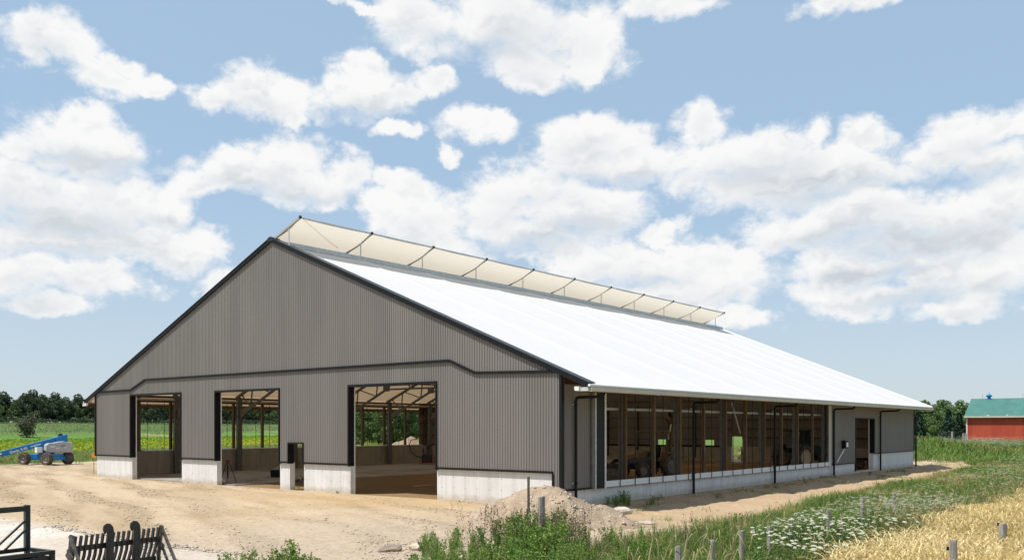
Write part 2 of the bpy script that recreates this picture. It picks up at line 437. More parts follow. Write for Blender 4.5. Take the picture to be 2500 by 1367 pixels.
# ------------------------------------------------------------------ mesh helpers
class MB:
    def __init__(s):
        s.v = []; s.f = []

    def add(s, vs, fs):
        o = len(s.v)
        s.v.extend([tuple(q) for q in vs]); s.f.extend([tuple(i + o for i in f) for f in fs])
        return s

    def quad(s, a, b, c, d):
        return s.add([a, b, c, d], [(0, 1, 2, 3)])

    def box(s, x0, x1, y0, y1, z0, z1):
        return s.add([(x0, y0, z0), (x1, y0, z0), (x1, y1, z0), (x0, y1, z0), (x0, y0, z1), (x1, y0, z1), (x1, y1, z1), (x0, y1, z1)],
                     [(0, 3, 2, 1), (4, 5, 6, 7), (0, 1, 5, 4), (1, 2, 6, 5), (2, 3, 7, 6), (3, 0, 4, 7)])

    def bar(s, p, q, w, h, up=(0, 0, 1)):
        p, q = Vector(p), Vector(q)
        d = (q - p).normalized()
        side = d.cross(Vector(up))
        if side.length < 1e-4:
            side = d.cross(Vector((1, 0, 0)))
        side.normalize()
        u = side.cross(d).normalized()
        a, b = side * (w / 2), u * (h / 2)
        vs = [p - a - b, p + a - b, p + a + b, p - a + b, q - a - b, q + a - b, q + a + b, q - a + b]
        return s.add(vs, [(0, 1, 2, 3), (7, 6, 5, 4), (0, 4, 5, 1), (1, 5, 6, 2), (2, 6, 7, 3), (3, 7, 4, 0)])

    def tube(s, pts, r, n=8, cap=True):
        pts = [Vector(p) for p in pts]
        rs = r if isinstance(r, (list, tuple)) else [r] * len(pts)
        rings = []
        prev = None
        for i, p in enumerate(pts):
            d = (pts[min(i + 1, len(pts) - 1)] - pts[max(i - 1, 0)]).normalized()
            if prev is None:
                a = d.cross(Vector((0, 0, 1)))
                if a.length < 1e-3:
                    a = d.cross(Vector((1, 0, 0)))
            else:
                a = prev - d * prev.dot(d)
            a.normalize(); b = d.cross(a); prev = a
            rings.append([p + (a * math.cos(k * 2 * math.pi / n) + b * math.sin(k * 2 * math.pi / n)) * rs[i] for k in range(n)])
        vs = [q for rg in rings for q in rg]
        fs = []
        for i in range(len(pts) - 1):
            for k in range(n):
                fs.append((i * n + k, i * n + (k + 1) % n, (i + 1) * n + (k + 1) % n, (i + 1) * n + k))
        if cap:
            fs.append(tuple(reversed(range(n)))); fs.append(tuple(range((len(pts) - 1) * n, len(pts) * n)))
        return s.add(vs, fs)

    def lathe(s, c, axis, prof, n=20):
        """prof: list of (along axis, radius)"""
        ax = Vector(axis).normalized()
        a = ax.cross(Vector((0, 0, 1)))
        if a.length < 1e-3:
            a = Vector((1, 0, 0))
        a.normalize(); b = ax.cross(a)
        c = Vector(c)
        vs = []
        for (h, r) in prof:
            for k in range(n):
                t = k * 2 * math.pi / n
                vs.append(c + ax * h + (a * math.cos(t) + b * math.sin(t)) * r)
        fs = []
        for i in range(len(prof) - 1):
            for k in range(n):
                fs.append((i * n + k, i * n + (k + 1) % n, (i + 1) * n + (k + 1) % n, (i + 1) * n + k))
        return s.add(vs, fs)

    def prism(s, pts, off):
        """polygon pts (3D, planar) extruded by vector off"""
        n = len(pts); off = Vector(off)
        vs = [Vector(p) for p in pts] + [Vector(p) + off for p in pts]
        fs = [tuple(reversed(range(n))), tuple(range(n, 2 * n))] + [(i, (i + 1) % n, n + (i + 1) % n, n + i) for i in range(n)]
        return s.add(vs, fs)

    def mesh(s, name, m, smooth=None, bevel=0.0):
        me = bpy.data.meshes.new(name)
        me.from_pydata(s.v, [], s.f)
        me.materials.append(M(m) if isinstance(m, str) else m)
        bm = bmesh.new(); bm.from_mesh(me)
        bmesh.ops.recalc_face_normals(bm, faces=bm.faces)
        if bevel:
            ed = [e for e in bm.edges if len(e.link_faces) == 2 and e.calc_face_angle(0) > 0.6]
            bmesh.ops.bevel(bm, geom=ed, offset=bevel, segments=2, affect='EDGES', profile=0.6)
        bm.to_mesh(me); bm.free()
        if smooth is not None:
            for p in me.polygons:
                p.use_smooth = True
            me.set_sharp_from_angle(angle=R_(smooth))
        return me

    def build(s, name, m, parent=None, smooth=None, bevel=0.0):
        return link(name, s.mesh(name, m, smooth, bevel), parent)


def link(name, me, parent=None):
    o = bpy.data.objects.new(name, me)
    COL.objects.link(o)
    if parent is not None:
        o.parent = parent
    return o


def tag(o, label=None, cat=None, group=None, kind=None):
    if label: o['label'] = label
    if cat: o['category'] = cat
    if group: o['group'] = group
    if kind: o['kind'] = kind
    return o


def thing(name, label, cat, loc=(0, 0, 0), rz=0.0, group=None):
    o = bpy.data.objects.new(name, None)
    COL.objects.link(o)
    o.location = loc; o.rotation_euler = (0, 0, rz)
    o.empty_display_size = 0.2
    return tag(o, label, cat, group)


def copy_tree(o, parent=None):
    c = o.copy(); COL.objects.link(c); c.parent = parent
    for ch in [q for q in o.children]:
        copy_tree(ch, c)
    return c


def np_mesh(name, V, F, m, tint=None, smooth=False):
    """V (n,3), F (k,3|4) arrays -> mesh, fast"""
    me = bpy.data.meshes.new(name)
    V = np.asarray(V, np.float32); F = np.asarray(F, np.int32)
    k = F.shape[1]
    me.vertices.add(len(V)); me.vertices.foreach_set('co', V.ravel())
    me.loops.add(F.size); me.loops.foreach_set('vertex_index', F.ravel())
    me.polygons.add(len(F)); me.polygons.foreach_set('loop_start', np.arange(0, F.size, k, dtype=np.int32))
    me.update(calc_edges=True)
    if tint is not None:
        a = me.attributes.new('tint', 'FLOAT', 'POINT'); a.data.foreach_set('value', np.asarray(tint, np.float32))
    if smooth:
        me.polygons.foreach_set('use_smooth', np.ones(len(F), bool))
    me.materials.append(M(m))
    return me


def scatter(tmpl, P, yaw, scale, lean=None, tint=None, hscale=None):
    """copies of template (V,F,[t]) at points P; returns V,F,tint"""
    V, F = tmpl[0], tmpl[1]
    n, k = len(P), len(V)
    c, s_ = np.cos(yaw)[:, None], np.sin(yaw)[:, None]
    sc = scale[:, None]
    hs = sc if hscale is None else hscale[:, None]
    x = (V[None, :, 0] * c - V[None, :, 1] * s_) * hs
    y = (V[None, :, 0] * s_ + V[None, :, 1] * c) * hs
    z = V[None, :, 2] * sc
    if lean is not None:
        x = x + z * lean[:, 0:1]; y = y + z * lean[:, 1:2]
    out = np.stack([x + P[:, 0:1], y + P[:, 1:2], z + P[:, 2:3]], -1).reshape(-1, 3)
    f = (F[None] + (np.arange(n) * k)[:, None, None]).reshape(-1, F.shape[1])
    tt = None if tint is None else np.repeat(tint, k)
    return out, f, tt


def join_sets(sets):
    Vs, Fs, Ts, o = [], [], [], 0
    for (v, f, t) in sets:
        Vs.append(v); Fs.append(f + o); Ts.append(t if t is not None else np.zeros(len(v))); o += len(v)
    return np.concatenate(Vs), np.concatenate(Fs), np.concatenate(Ts)


def vnoise(x, y, s, seed=0.0):
    """smooth value noise for numpy arrays"""
    x = np.asarray(x) / s + seed * 17.3; y = np.asarray(y) / s + seed * 9.1
    xi, yi = np.floor(x), np.floor(y)
    fx, fy = x - xi, y - yi
    fx = fx * fx * (3 - 2 * fx); fy = fy * fy * (3 - 2 * fy)

    def h(a, b):
        q = np.sin(a * 127.1 + b * 311.7) * 43758.5453
        return q - np.floor(q)
    return (h(xi, yi) * (1 - fx) + h(xi + 1, yi) * fx) * (1 - fy) + (h(xi, yi + 1) * (1 - fx) + h(xi + 1, yi + 1) * fx) * fy


def fbm(x, y, s, o=4, seed=0.0):
    a, t, r = 1.0, 0.0, 0.0
    for i in range(o):
        r = r + a * vnoise(x, y, s / 2 ** i, seed + i * 1.7); t += a; a *= 0.5
    return r / t


def sstep(x, a, b):
    t = np.clip((np.asarray(x, float) - a) / (b - a), 0, 1)
    return t * t * (3 - 2 * t)


# ------------------------------------------------------------------ terrain
BW, BL = 33.53, 45.72                        # barn 110 x 150 ft, front right corner at the origin
NQ = (0.94, 0.342)                           # field strips lie across this direction
WQ = (-0.342, 0.94)
MOUND = AT(1322, 27.3)[:2]


def side_edge(y):
    """X where the bare strip beside the barn gives way to grass"""
    return np.interp(y, [-14, -8, -5, 1, 12, 26, 37, 50, 56, 62], [7.2, 6.7, 6.6, 6.3, 5.3, 4.6, 4.2, 3.9, 1.5, -4])


def clods(x, y):
    """bands of torn-up clods between smooth wheel tracks on the yard"""
    yx = x * 0.93 - y * 0.36; yy = x * 0.36 + y * 0.93
    wy = yy + 3.2 * (fbm(x, y, 12, 3, 72) - .5) + .9 * (fbm(x, y, 3, 2, 74) - .5)
    band = .5 + .5 * np.sin(wy * 2.5)
    k = sstep(band, .45, .85) * sstep(fbm(yx / 3, yy, 3.2, 3, 73), .40, .60)
    return k * sstep(-x, -5, -1) * (~((x > -BW - .3) & (x < .3) & (y > -.1)))


def ground_z(x, y):
    x = np.asarray(x, float); y = np.asarray(y, float)
    q = NQ[0] * x + NQ[1] * y
    inb = (x > -BW - .3) & (x < .3) & (y > -.3) & (y < BL + .3)
    pad = 0.05 + 0.05 * (fbm(x, y, 9, 3, 2) - .5)
    z = pad
    z = z - 0.17 * sstep(x, -1.5, 0.6) * sstep(y, -3, 2)                  # lower beside the long wall
    rough = 0.30 * (fbm(x, y, 1.3, 4, 5) - .5) * sstep(x, 0.0, 0.5) * sstep(-x, -6, -2.5) * sstep(y, -2, 1)
    rough = rough + 0.14 * sstep(x, 0.1, 0.7) * sstep(-x, -2.6, -1.2) * sstep(y, 7, 10) * (fbm(x, y, 2.5, 3, 8) + .1)
    # loader tracks and ripples on the yard
    yx = x * 0.93 - y * 0.36; yy = x * 0.36 + y * 0.93
    tr = 0.15 * (fbm(yx / 5, yy, 1.5, 4, 3) - .5) + 0.045 * (fbm(x, y, 0.8, 3, 4) - .5)
    tr = tr + clods(x, y) * (.02 + .05 * (fbm(x, y, .7, 2, 75) - .3))
    z = z + np.where(inb, 0, tr * sstep(-x, -4, 0) + rough)
    z = z + 0.10 * sstep(x, 6, 12)
    # the corn field climbs to the wood
    z = z + 1.3 * sstep(-q, 196, 199) + 3.4 * sstep(-q, 199, 335) + 2.0 * sstep(-q, 330, 600)
    z = z + 0.9 * (fbm(x, y, 140, 2, 6) - .5) * sstep(-q, 205, 280)
    # weedy bank past the back corner, ground rising to the red barn
    bx, by = AT(2236, 92)[:2]
    z = z + 1.5 * np.exp(-(((x - bx) / 6.5) ** 2 + ((y - by) / 8) ** 2))
    z = z + 0.35 * sstep(y, 75, 110) * sstep(x, -60, -20)
    return np.where(inb, -0.02, z)


def axis_pts(lo, f0, f1, hi, step, growth=1.16):
    mid = list(np.arange(f0, f1 + 1e-6, step))
    a, d, out = f0, step, []
    while a > lo:
        d *= growth; a -= d; out.append(a)
    b, d, out2 = mid[-1], step, []
    while b < hi:
        d *= growth; b += d; out2.append(b)
    return np.array(out[::-1] + mid + out2)


gx = axis_pts(-1800, -56, 20, 1800, 0.235)
gy = axis_pts(-300, -20, 54, 2600, 0.235)
GX, GY = np.meshgrid(gx, gy)
GZ = ground_z(GX, GY)
nx, ny = len(gx), len(gy)
idx = np.arange(nx * ny).reshape(ny, nx)
GF = np.stack([idx[:-1, :-1], idx[:-1, 1:], idx[1:, 1:], idx[1:, :-1]], -1).reshape(-1, 4)
GV = np.stack([GX, GY, GZ], -1).reshape(-1, 3)


def zone_colours(x, y):
    q = NQ[0] * x + NQ[1] * y
    n1 = fbm(x, y, 3.0, 4, 11); n2 = fbm(x, y, 0.9, 3, 12); n3 = fbm(x, y, 12, 3, 13)
    yx = x * 0.93 - y * 0.36; yy = x * 0.36 + y * 0.93
    ns = fbm(yx / 6, yy, 1.1, 4, 15)

    def mixc(c, k, d):
        return c * (1 - k[:, None]) + np.array(d)[None] * k[:, None]
    c = np.tile(np.array([[0.435, 0.34, 0.225]]), (len(x), 1))
    c = mixc(c, sstep(ns, .42, .62) * .85, (0.50, 0.40, 0.275))
    c = mixc(c, sstep(n1, .5, .72) * .5, (0.39, 0.285, 0.17))
    c = mixc(c, sstep(fbm(yx / 9, yy, .55, 3, 17), .56, .72) * .45, (0.30, 0.21, 0.12))
    c = mixc(c, clods(x, y) * .5 * (.4 + n2), (0.35, 0.26, 0.165))
    # ochre sand round the big doorway, greyer gravel towards the weeds
    k = np.exp(-(((x + 8) / 7) ** 2 + ((y + 2.0) / 3.2) ** 2))
    c = mixc(c, k * .6 * sstep(n1, .25, .55), (0.45, 0.31, 0.155))
    kg = sstep(x, -7, 1) * sstep(-y, 3, 9) * .85
    c = mixc(c, kg, (0.42, 0.34, 0.255))
    kw = sstep(-(y + 0.04 * x), 14.0 + 0, 15.2) * sstep(-x, -4.5, 0.5) * (0.55 + .45 * sstep(n1, .3, .6))
    c = mixc(c, kw, (0.58, 0.535, 0.475))
    peb = sstep(n2, .62, .78) * (.2 + .8 * sstep(n1, .45, .7))
    c = mixc(c, peb * .45, (0.30, 0.22, 0.145))
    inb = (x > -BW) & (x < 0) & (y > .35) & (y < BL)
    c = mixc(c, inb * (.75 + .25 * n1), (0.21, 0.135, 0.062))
    # bare strip beside the long wall
    ks = sstep(x, -.2, .6) * sstep(y, -4, 0)
    c = mixc(c, ks * .7, (0.42, 0.305, 0.185))
    # grass to the right of it
    e = side_edge(y)
    kgrass = sstep(x + (n1 - .5) * 2.2 + (n2 - .5) * 1.0, e - .5, e + .7)
    kgrass = np.maximum(kgrass, sstep(y + (n1 - .5) * 4, 55, 58) * sstep(x, -60, -54 + 0 * x + 30))
    gcol = np.array([[0.085, 0.125, 0.03]]) * (0.75 + .5 * n1[:, None])
    gcol = gcol * (1 - sstep(n2, .5, .7)[:, None] * .5) + np.array([[0.25, 0.20, 0.10]]) * sstep(n2, .5, .7)[:, None] * .5
    c = c * (1 - kgrass[:, None]) + gcol * kgrass[:, None]
    kwh = sstep(x - (12.2 + 0 * y), 0, 1.0)
    c = mixc(c, kwh * .8, (0.42, 0.32, 0.14))
    # field strips on the left and far away
    field = np.array([[0.10, 0.17, 0.035]]) * (0.8 + .4 * n3[:, None])
    kf = np.maximum(sstep(-q + (n1 - .5) * 3, 48.5, 50.5), sstep(y + (n1 - .5) * 3, 56, 60))
    c = c * (1 - kf[:, None]) + field * kf[:, None]
    wl = sstep(-q, 40, 60)
    dryg = np.array([0.17, 0.20, 0.06])
    c = mixc(c, sstep(-q, 49, 51) * sstep(q, -66, -62) * .8 * wl, dryg)
    c = mixc(c, sstep(-q + (n3 - .5) * 14, 62, 68) * sstep(q, -128, -100), (0.20, 0.27, 0.02))
    c = mixc(c, sstep(-q, 112, 122) * sstep(q, -188, -186), (0.085, 0.20, 0.022))
    c = mixc(c, sstep(-q, 186, 188) * sstep(q, -193, -191), (0.30, 0.25, 0.115))
    c = mixc(c, sstep(-q, 191, 193) * sstep(q, -340, -335), (0.10, 0.165, 0.042))
    c = mixc(c, sstep(-q, 335, 340), (0.05, 0.085, 0.025))
    return np.clip(c, 0, 1)


gme = bpy.data.meshes.new('ground')
gme.vertices.add(len(GV)); gme.vertices.foreach_set('co', GV.astype(np.float32).ravel())
gme.loops.add(GF.size); gme.loops.foreach_set('vertex_index', GF.astype(np.int32).ravel())
gme.polygons.add(len(GF)); gme.polygons.foreach_set('loop_start', np.arange(0, GF.size, 4, dtype=np.int32))
gme.update(calc_edges=True)
gme.polygons.foreach_set('use_smooth', np.ones(len(GF), bool))
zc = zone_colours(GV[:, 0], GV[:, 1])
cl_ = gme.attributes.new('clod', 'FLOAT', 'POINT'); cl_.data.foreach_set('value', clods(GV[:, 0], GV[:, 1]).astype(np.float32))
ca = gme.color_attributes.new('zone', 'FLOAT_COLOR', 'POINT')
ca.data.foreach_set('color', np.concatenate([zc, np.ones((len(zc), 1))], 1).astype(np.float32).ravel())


def mat_ground():
    m = bpy.data.materials.new('ground_soil'); m.use_nodes = True
    t = NT(m.node_tree); bs = t.n['Principled BSDF']
    co = t.new('ShaderNodeTexCoord').outputs['Object']
    at = t.new('ShaderNodeAttribute', attribute_name='zone')
    fine = t.noise(co, 7.0, 7, 0.68)
    col = t.mix(t.step(fine, 0.28, 0.72, 0, 1), t.mix(1.0, at.outputs['Color'], (0.80, 0.78, 0.75), 'MULTIPLY'), t.mix(1.0, at.outputs['Color'], (1.13, 1.13, 1.13), 'MULTIPLY'))
    peb = t.new('ShaderNodeTexVoronoi'); t.put(peb.inputs['Vector'], co); peb.inputs['Scale'].default_value = 9.0
    pm = t.math('MULTIPLY', t.step(peb.outputs['Distance'], 0.10, 0.22, 1, 0), t.step(t.noise(co, 0.7, 3), 0.5, 0.68))
    col = t.mix(t.math('MULTIPLY', pm, 0.5), col, (0.58, 0.5, 0.40))
    cla = t.new('ShaderNodeAttribute', attribute_name='clod').outputs['Fac']
    cln = t.noise(co, 11.0, 5, 0.7)
    col = t.mix(t.math('MULTIPLY', cla, t.step(cln, 0.50, 0.66, 0, 0.42)), col, (0.26, 0.19, 0.12))
    col = t.mix(t.math('MULTIPLY', cla, t.step(cln, 0.48, 0.34, 0, 0.5)), col, (0.56, 0.47, 0.35))
    t.put(bs.inputs['Base Color'], col)
    bs.inputs['Roughness'].default_value = 0.95
    bs.inputs['Specular IOR Level'].default_value = 0.15
    bn = t.new('ShaderNodeBump'); bn.inputs['Strength'].default_value = 0.75; bn.inputs['Distance'].default_value = 0.05
    h = t.math('ADD', t.noise(co, 5.0, 8, 0.68), t.math('ADD', t.math('MULTIPLY', pm, 0.5), t.math('MULTIPLY', t.math('MULTIPLY', cla, cln), 1.6)))
    t.put(bn.inputs['Height'], h); t.put(bs.inputs['Normal'], bn.outputs[0])
    return m


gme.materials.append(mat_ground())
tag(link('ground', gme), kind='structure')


# ------------------------------------------------------------------ the new barn
def zr(x, t=0.0):
    return 11.80 - 0.41 * abs(x + BW / 2) + t


barn = thing('dairy_barn', 'large new dairy barn with taupe ribbed steel gable and white fabric roof', 'barn')
RX = -BW / 2
PITCH, PANEL = 0.127, 0.889
GAP = 0.0015


def siding(plane, pos, u0, u1, ivals, breaks=(), name='siding_panel', m='taupe_steel', out=1.0):
    """ribbed sheets, one object per 0.889 m sheet; ivals(u) -> list of (bottom fn, top fn) valid at u"""
    prof = [(0.0, 0.0), (0.080, 0.0), (0.088, -0.017), (0.119, -0.017), (0.127, 0.0)]
    n = int(math.ceil((u1 - u0) / PANEL - 1e-6))
    for i in range(n):
        a, b = u0 + i * PANEL, min(u0 + (i + 1) * PANEL, u1)
        us = set([a, b])
        for k in range(8):
            for (pu, _) in prof:
                q = a + k * PITCH + pu
                if a < q < b: us.add(round(q, 5))
        for q in breaks:
            if a < q < b: us.add(q)
        us = sorted(us)

        def off(u):
            w = (u - a) % PITCH
            for j in range(4):
                if prof[j][0] <= w <= prof[j + 1][0] + 1e-9:
                    t = (w - prof[j][0]) / max(prof[j + 1][0] - prof[j][0], 1e-9)
                    return prof[j][1] + t * (prof[j + 1][1] - prof[j][1])
            return 0.0
        mb = MB()
        for ua, ub in zip(us[:-1], us[1:]):
            if ub - ua < 1e-5: continue
            e = (ub - ua) * 1e-3
            for (fb, ft) in ivals((ua + ub) / 2):
                za, zb, ta, tb = fb(ua + e), fb(ub - e), ft(ua + e), ft(ub - e)
                if ta - za < 0.01 and tb - zb < 0.01: continue
                oa, ob = off(ua), off(ub - 1e-7)
                if plane == 'y':
                    mb.quad((ua, pos + oa * out, za), (ub, pos + ob * out, zb), (ub, pos + ob * out, tb), (ua, pos + oa * out, ta))
                else:
                    mb.quad((pos + oa * out, ua, za), (pos + ob * out, ub, zb), (pos + ob * out, ub, tb), (pos + oa * out, ua, ta))
        if mb.v:
            me = bpy.data.meshes.new(name); me.from_pydata(mb.v, [], mb.f); me.materials.append(M(m))
            link(name, me, barn)


def const(c):
    return lambda u: c


# front gable
BAND = [(-BW, 4.95), (-29.55, 4.99), (-28.04, 5.51), (-5.39, 5.53), (-4.05, 5.00), (0.0, 4.90)]


def band(u):
    return float(np.interp(u, [p[0] for p in BAND], [p[1] for p in BAND]))


OPEN = [(-29.55, -24.54), (-21.34, -16.23), (-11.30, -6.14)]
OTOP = 4.66
SM = (-15.49, -14.47, 2.14)
HC = 1.27
T = 0.28
roof_under = lambda u: zr(u, -0.12)


def front_iv(u):
    r = [(lambda q: min(band(q) + 0.02, zr(q, -0.12)), roof_under)]
    lowtop = lambda q: min(band(q), zr(q, -0.12))
    bot = 0.71 if u > -0.33 else HC
    for a, b in OPEN:
        if a < u < b:
            r.append((const(OTOP), lowtop)); return r
    if SM[0] < u < SM[1]:
        r.append((const(SM[2]), lowtop)); return r
    r.append((const(bot), lowtop))
    return r


brk = [p for ab in OPEN for p in ab] + [SM[0], SM[1], RX, -0.33] + [p[0] for p in BAND]
siding('y', 0.0, -BW, 0.0, front_iv, brk, out=-1.0)
# band flashing
for (a, za), (b, zb_) in zip(BAND[:-1], BAND[1:]):
    MB().bar((a, -0.035, za), (b, -0.035, zb_), 0.075, 0.10).build('band_flashing', 'black_trim', barn)
# openings: black frames, deep black jambs with a white inner bead
for (a, b) in OPEN:
    MB().box(a - 0.07, b + 0.07, -0.05, T, OTOP, OTOP + 0.09).build('door_head', 'black_trim', barn)
    MB().box(a - 0.07, a, -0.05, T, HC - 0.06, OTOP - 0.002).build('door_jamb', 'black_trim', barn)
    MB().box(b, b + 0.07, -0.05, T, HC - 0.06, OTOP - 0.002).build('door_jamb', 'black_trim', barn)
    MB().box(a - 0.10, a + 0.015, T + 0.002, T + 0.05, -0.02, OTOP).build('jamb_bead', 'white_paint', barn)
    MB().box(b - 0.015, b + 0.10, T + 0.002, T + 0.05, -0.02, OTOP).build('jamb_bead', 'white_paint', barn)
a, b, zt = SM
MB().box(a - 0.05, b + 0.05, -0.05, T, zt, zt + 0.07).build('door_head', 'black_trim', barn)
MB().box(a - 0.05, a, -0.05, T, HC - 0.05, zt - 0.002).build('door_jamb', 'black_trim', barn)
MB().box(b, b + 0.05, -0.05, T, HC - 0.05, zt - 0.002).build('door_jamb', 'black_trim', barn)
# piers of poured concrete and the base flashing above them
PIERS = [(-BW, -29.552), (-24.538, -21.342), (-16.228, SM[0]), (SM[1], -11.302), (-6.138, -0.36)]
for (a, b) in PIERS:
    MB().box(a, b, 0.07, 0.36, -0.5, HC).build('foundation_pier', 'concrete_new', barn, bevel=0.008)
    aa, bb = a, b
    for (o1, o2) in OPEN:
        if abs(b - o1) < 0.4: bb = o1 - 0.07
        if abs(a - o2) < 0.1: aa = o2 + 0.07
    if abs(b - SM[0]) < 0.01: bb = b - 0.052
    if abs(a - SM[1]) < 0.01: aa = a + 0.052
    MB().box(aa, bb, -0.045, 0.068, HC - 0.03, HC + 0.05).build('base_flashing', 'black_trim', barn)
MB().box(-0.40, 0.0, 0.072, 0.362, -0.5, 0.71).build('foundation_pier', 'concrete_new', barn)
MB().box(-0.385, -0.33, -0.047, 0.07, 0.66, HC - 0.032).build('base_flashing', 'black_trim', barn)
MB().box(-0.328, -0.03, -0.045, 0.07, 0.655, 0.72).build('base_flashing', 'black_trim', barn)
# corner posts
MB().box(-0.055, 0.05, -0.06, 0.12, 0.66, zr(0, -0.14)).build('corner_flashing', 'black_trim', barn)
MB().box(-BW - 0.05, -BW + 0.05, -0.06, 0.12, HC - 0.04, zr(-BW, -0.14)).build('corner_flashing', 'black_trim', barn)
# rake: fascia and cap flashing
for s_ in (-1, 1):
    xe = RX + s_ * (BW / 2 + 1.26)
    MB().bar((RX, -0.065, zr(RX, -0.06)), (xe, -0.065, zr(xe, -0.06)), 0.07, 0.16).build('rake_fascia', 'black_trim', barn)
    MB().bar((RX, 0.09, zr(RX, 0.05)), (xe, 0.09, zr(xe, 0.05)), 0.42, 0.035).build('rake_cap', 'charcoal_flashing', barn)
    MB().bar((RX, BL + 0.05, zr(RX, -0.05)), (xe, BL + 0.05, zr(xe, -0.05)), 0.16, 0.2).build('rake_fascia', 'white_paint', barn)
MB().prism([(RX - 0.22, -0.115, zr(RX) - 0.12), (RX + 0.22, -0.115, zr(RX) - 0.12), (RX + 0.20, -0.115, zr(RX) + 0.02), (RX, -0.115, zr(RX) + 0.10), (RX - 0.20, -0.115, zr(RX) + 0.02)], (0, 0.42, 0)).build('ridge_cap', 'charcoal_flashing', barn)

# roof membrane, one sheet per bay; welded seam strips over the frames
BAY = BL / 10
XE = RX + BW / 2 + 1.28
XOPEN = RX + 1.23


def roof_sheet(x0, x1, y0, y1, zf, name, m, sag=0.03, nx_=14, ny_=6):
    mb = MB()
    for j in range(ny_ + 1):
        for i in range(nx_ + 1):
            x = x0 + (x1 - x0) * i / nx_; y = y0 + (y1 - y0) * j / ny_
            mb.v.append((x, y, zf(x) - sag * math.sin(math.pi * j / ny_)))
    for j in range(ny_):
        for i in range(nx_):
            k = j * (nx_ + 1) + i
            mb.f.append((k, k + 1, k + nx_ + 2, k + nx_ + 1))
    me = bpy.data.meshes.new(name); me.from_pydata(mb.v, [], mb.f); me.materials.append(M(m))
    for p in me.polygons: p.use_smooth = True
    return link(name, me, barn)


CANX0, CANX1 = RX + 0.10, RX + 1.98
CBAY = 4.435
canz = lambda x: 11.78 + 0.385 * (x - RX)
for k in range(10):
    y0 = 0.05 if k == 0 else k * BAY
    y1 = (k + 1) * BAY
    roof_sheet(XOPEN, XE, y0, y1, zr, 'roof_sheet', 'roof_fabric')
    roof_sheet(RX - BW / 2 - 1.28, RX + 0.02, y0, y1, zr, 'roof_sheet', 'roof_fabric')
    c0_, c1_ = 0.06 + k * CBAY, 0.06 + (k + 1) * CBAY
    roof_sheet(CANX0, CANX1, c0_ + 0.02, c1_ - 0.02, lambda x: canz(x) - 0.10 * math.sin(math.pi * (x - CANX0) / (CANX1 - CANX0)), 'canopy_sheet', 'canopy_fabric', sag=0.05)
    # galvanised curb below the opening, edge tube of the canopy
    MB().bar((XOPEN + 0.02, y0, zr(XOPEN, 0.09)), (XOPEN + 0.02, y1 - 0.012, zr(XOPEN, 0.09)), 0.04, 0.22).build('ridge_curb', 'galvanised', barn)
    MB().tube([(CANX1, c0_ + 0.03, canz(CANX1)), (CANX1, c1_ - 0.03, canz(CANX1))], 0.045, 8).build('canopy_edge_tube', 'galvanised', barn, smooth=50)
    if k:
        MB().bar((XOPEN + 0.1, y0, zr(XOPEN + .1, 0.010)), (XE - 0.02, y0, zr(XE - .02, 0.010)), 0.12, 0.014).build('roof_seam', 'roof_weld', barn)
for k in range(11):
    y = 0.06 + k * CBAY
    MB().bar((CANX0 - 0.2, y, canz(CANX0 - .2) - 0.03), (CANX1 + 0.02, y, canz(CANX1 + .02) - 0.03), 0.09, 0.10).build('canopy_rafter', 'rail_grey', barn)
    MB().box(XOPEN - 0.045, XOPEN - 0.005, y - 0.02, y + 0.02, zr(XOPEN) - .05, canz(XOPEN) - 0.09).build('canopy_post', 'galvanised', barn)
    MB().box(CANX1 + 0.015, CANX1 + 0.10, y - 0.05, y + 0.05, canz(CANX1) - 0.05, canz(CANX1) + 0.07).build('tube_clamp', 'charcoal_flashing', barn)
MB().tube([(CANX1, 0.2, canz(CANX1)), (CANX0 + 0.4, 3.6, canz(CANX0 + .4) - .1)], 0.012, 5).build('brace_cable', 'grey_steel', barn)

# eaves: rolled hem, timber shadow gap, gutter in bay lengths
for s_ in (1, -1):
    ex = RX + s_ * (BW / 2 + 1.28)
    for k in range(10):
        y0, y1 = k * BAY + 0.006 - (0.12 if k == 0 else 0), (k + 1) * BAY - 0.006
        MB().tube([(ex - s_ * 0.01, y0, zr(ex, -0.03)), (ex - s_ * 0.01, y1, zr(ex, -0.03))], 0.05, 8).build('eave_hem', 'white_paint', barn, smooth=50)
        MB().box(min(ex - s_ * 0.09, ex - s_ * .05), max(ex - s_ * .09, ex - s_ * .05), y0, y1, 4.13, 4.33).build('eave_board', 'wood_dark', barn)
        g = MB(); x0 = ex - s_ * 0.045; x1 = ex + s_ * 0.10
        pr = [(x0, 4.30), (x0, 4.16), (x1 - s_ * .03, 4.15), (x1, 4.18), (x1, 4.31), (x1 - s_ * .015, 4.31), (x1 - s_ * .015, 4.185), (x1 - s_ * .035, 4.165), (x0 + s_ * .012, 4.175), (x0 + s_ * .012, 4.30)]
        g.prism([(p[0], y0, p[1]) for p in pr], (0, y1 - y0, 0)).build('gutter', 'cream_metal', barn)
        MB().box(min(x0, x1) - .004, max(x0, x1) + .004, y1 - 0.03, y1 + 0.03, 4.145, 4.19).build('gutter_joint', 'galvanised', barn)
    MB().box(min(ex - s_ * .36, ex - s_ * .02), max(ex - s_ * .36, ex - s_ * .02), -0.18, -0.07, 4.17, 4.30).build('eave_bracket', 'galvanised', barn)
    MB().prism([(ex - s_ * .36, -0.24, 4.17), (ex - s_ * .54, -0.24, 4.19), (ex - s_ * .56, -0.24, 4.33), (ex - s_ * .36, -0.24, 4.33)], (0, 0.15, 0)).build('eave_end_cap', 'white_paint', barn, bevel=0.01)

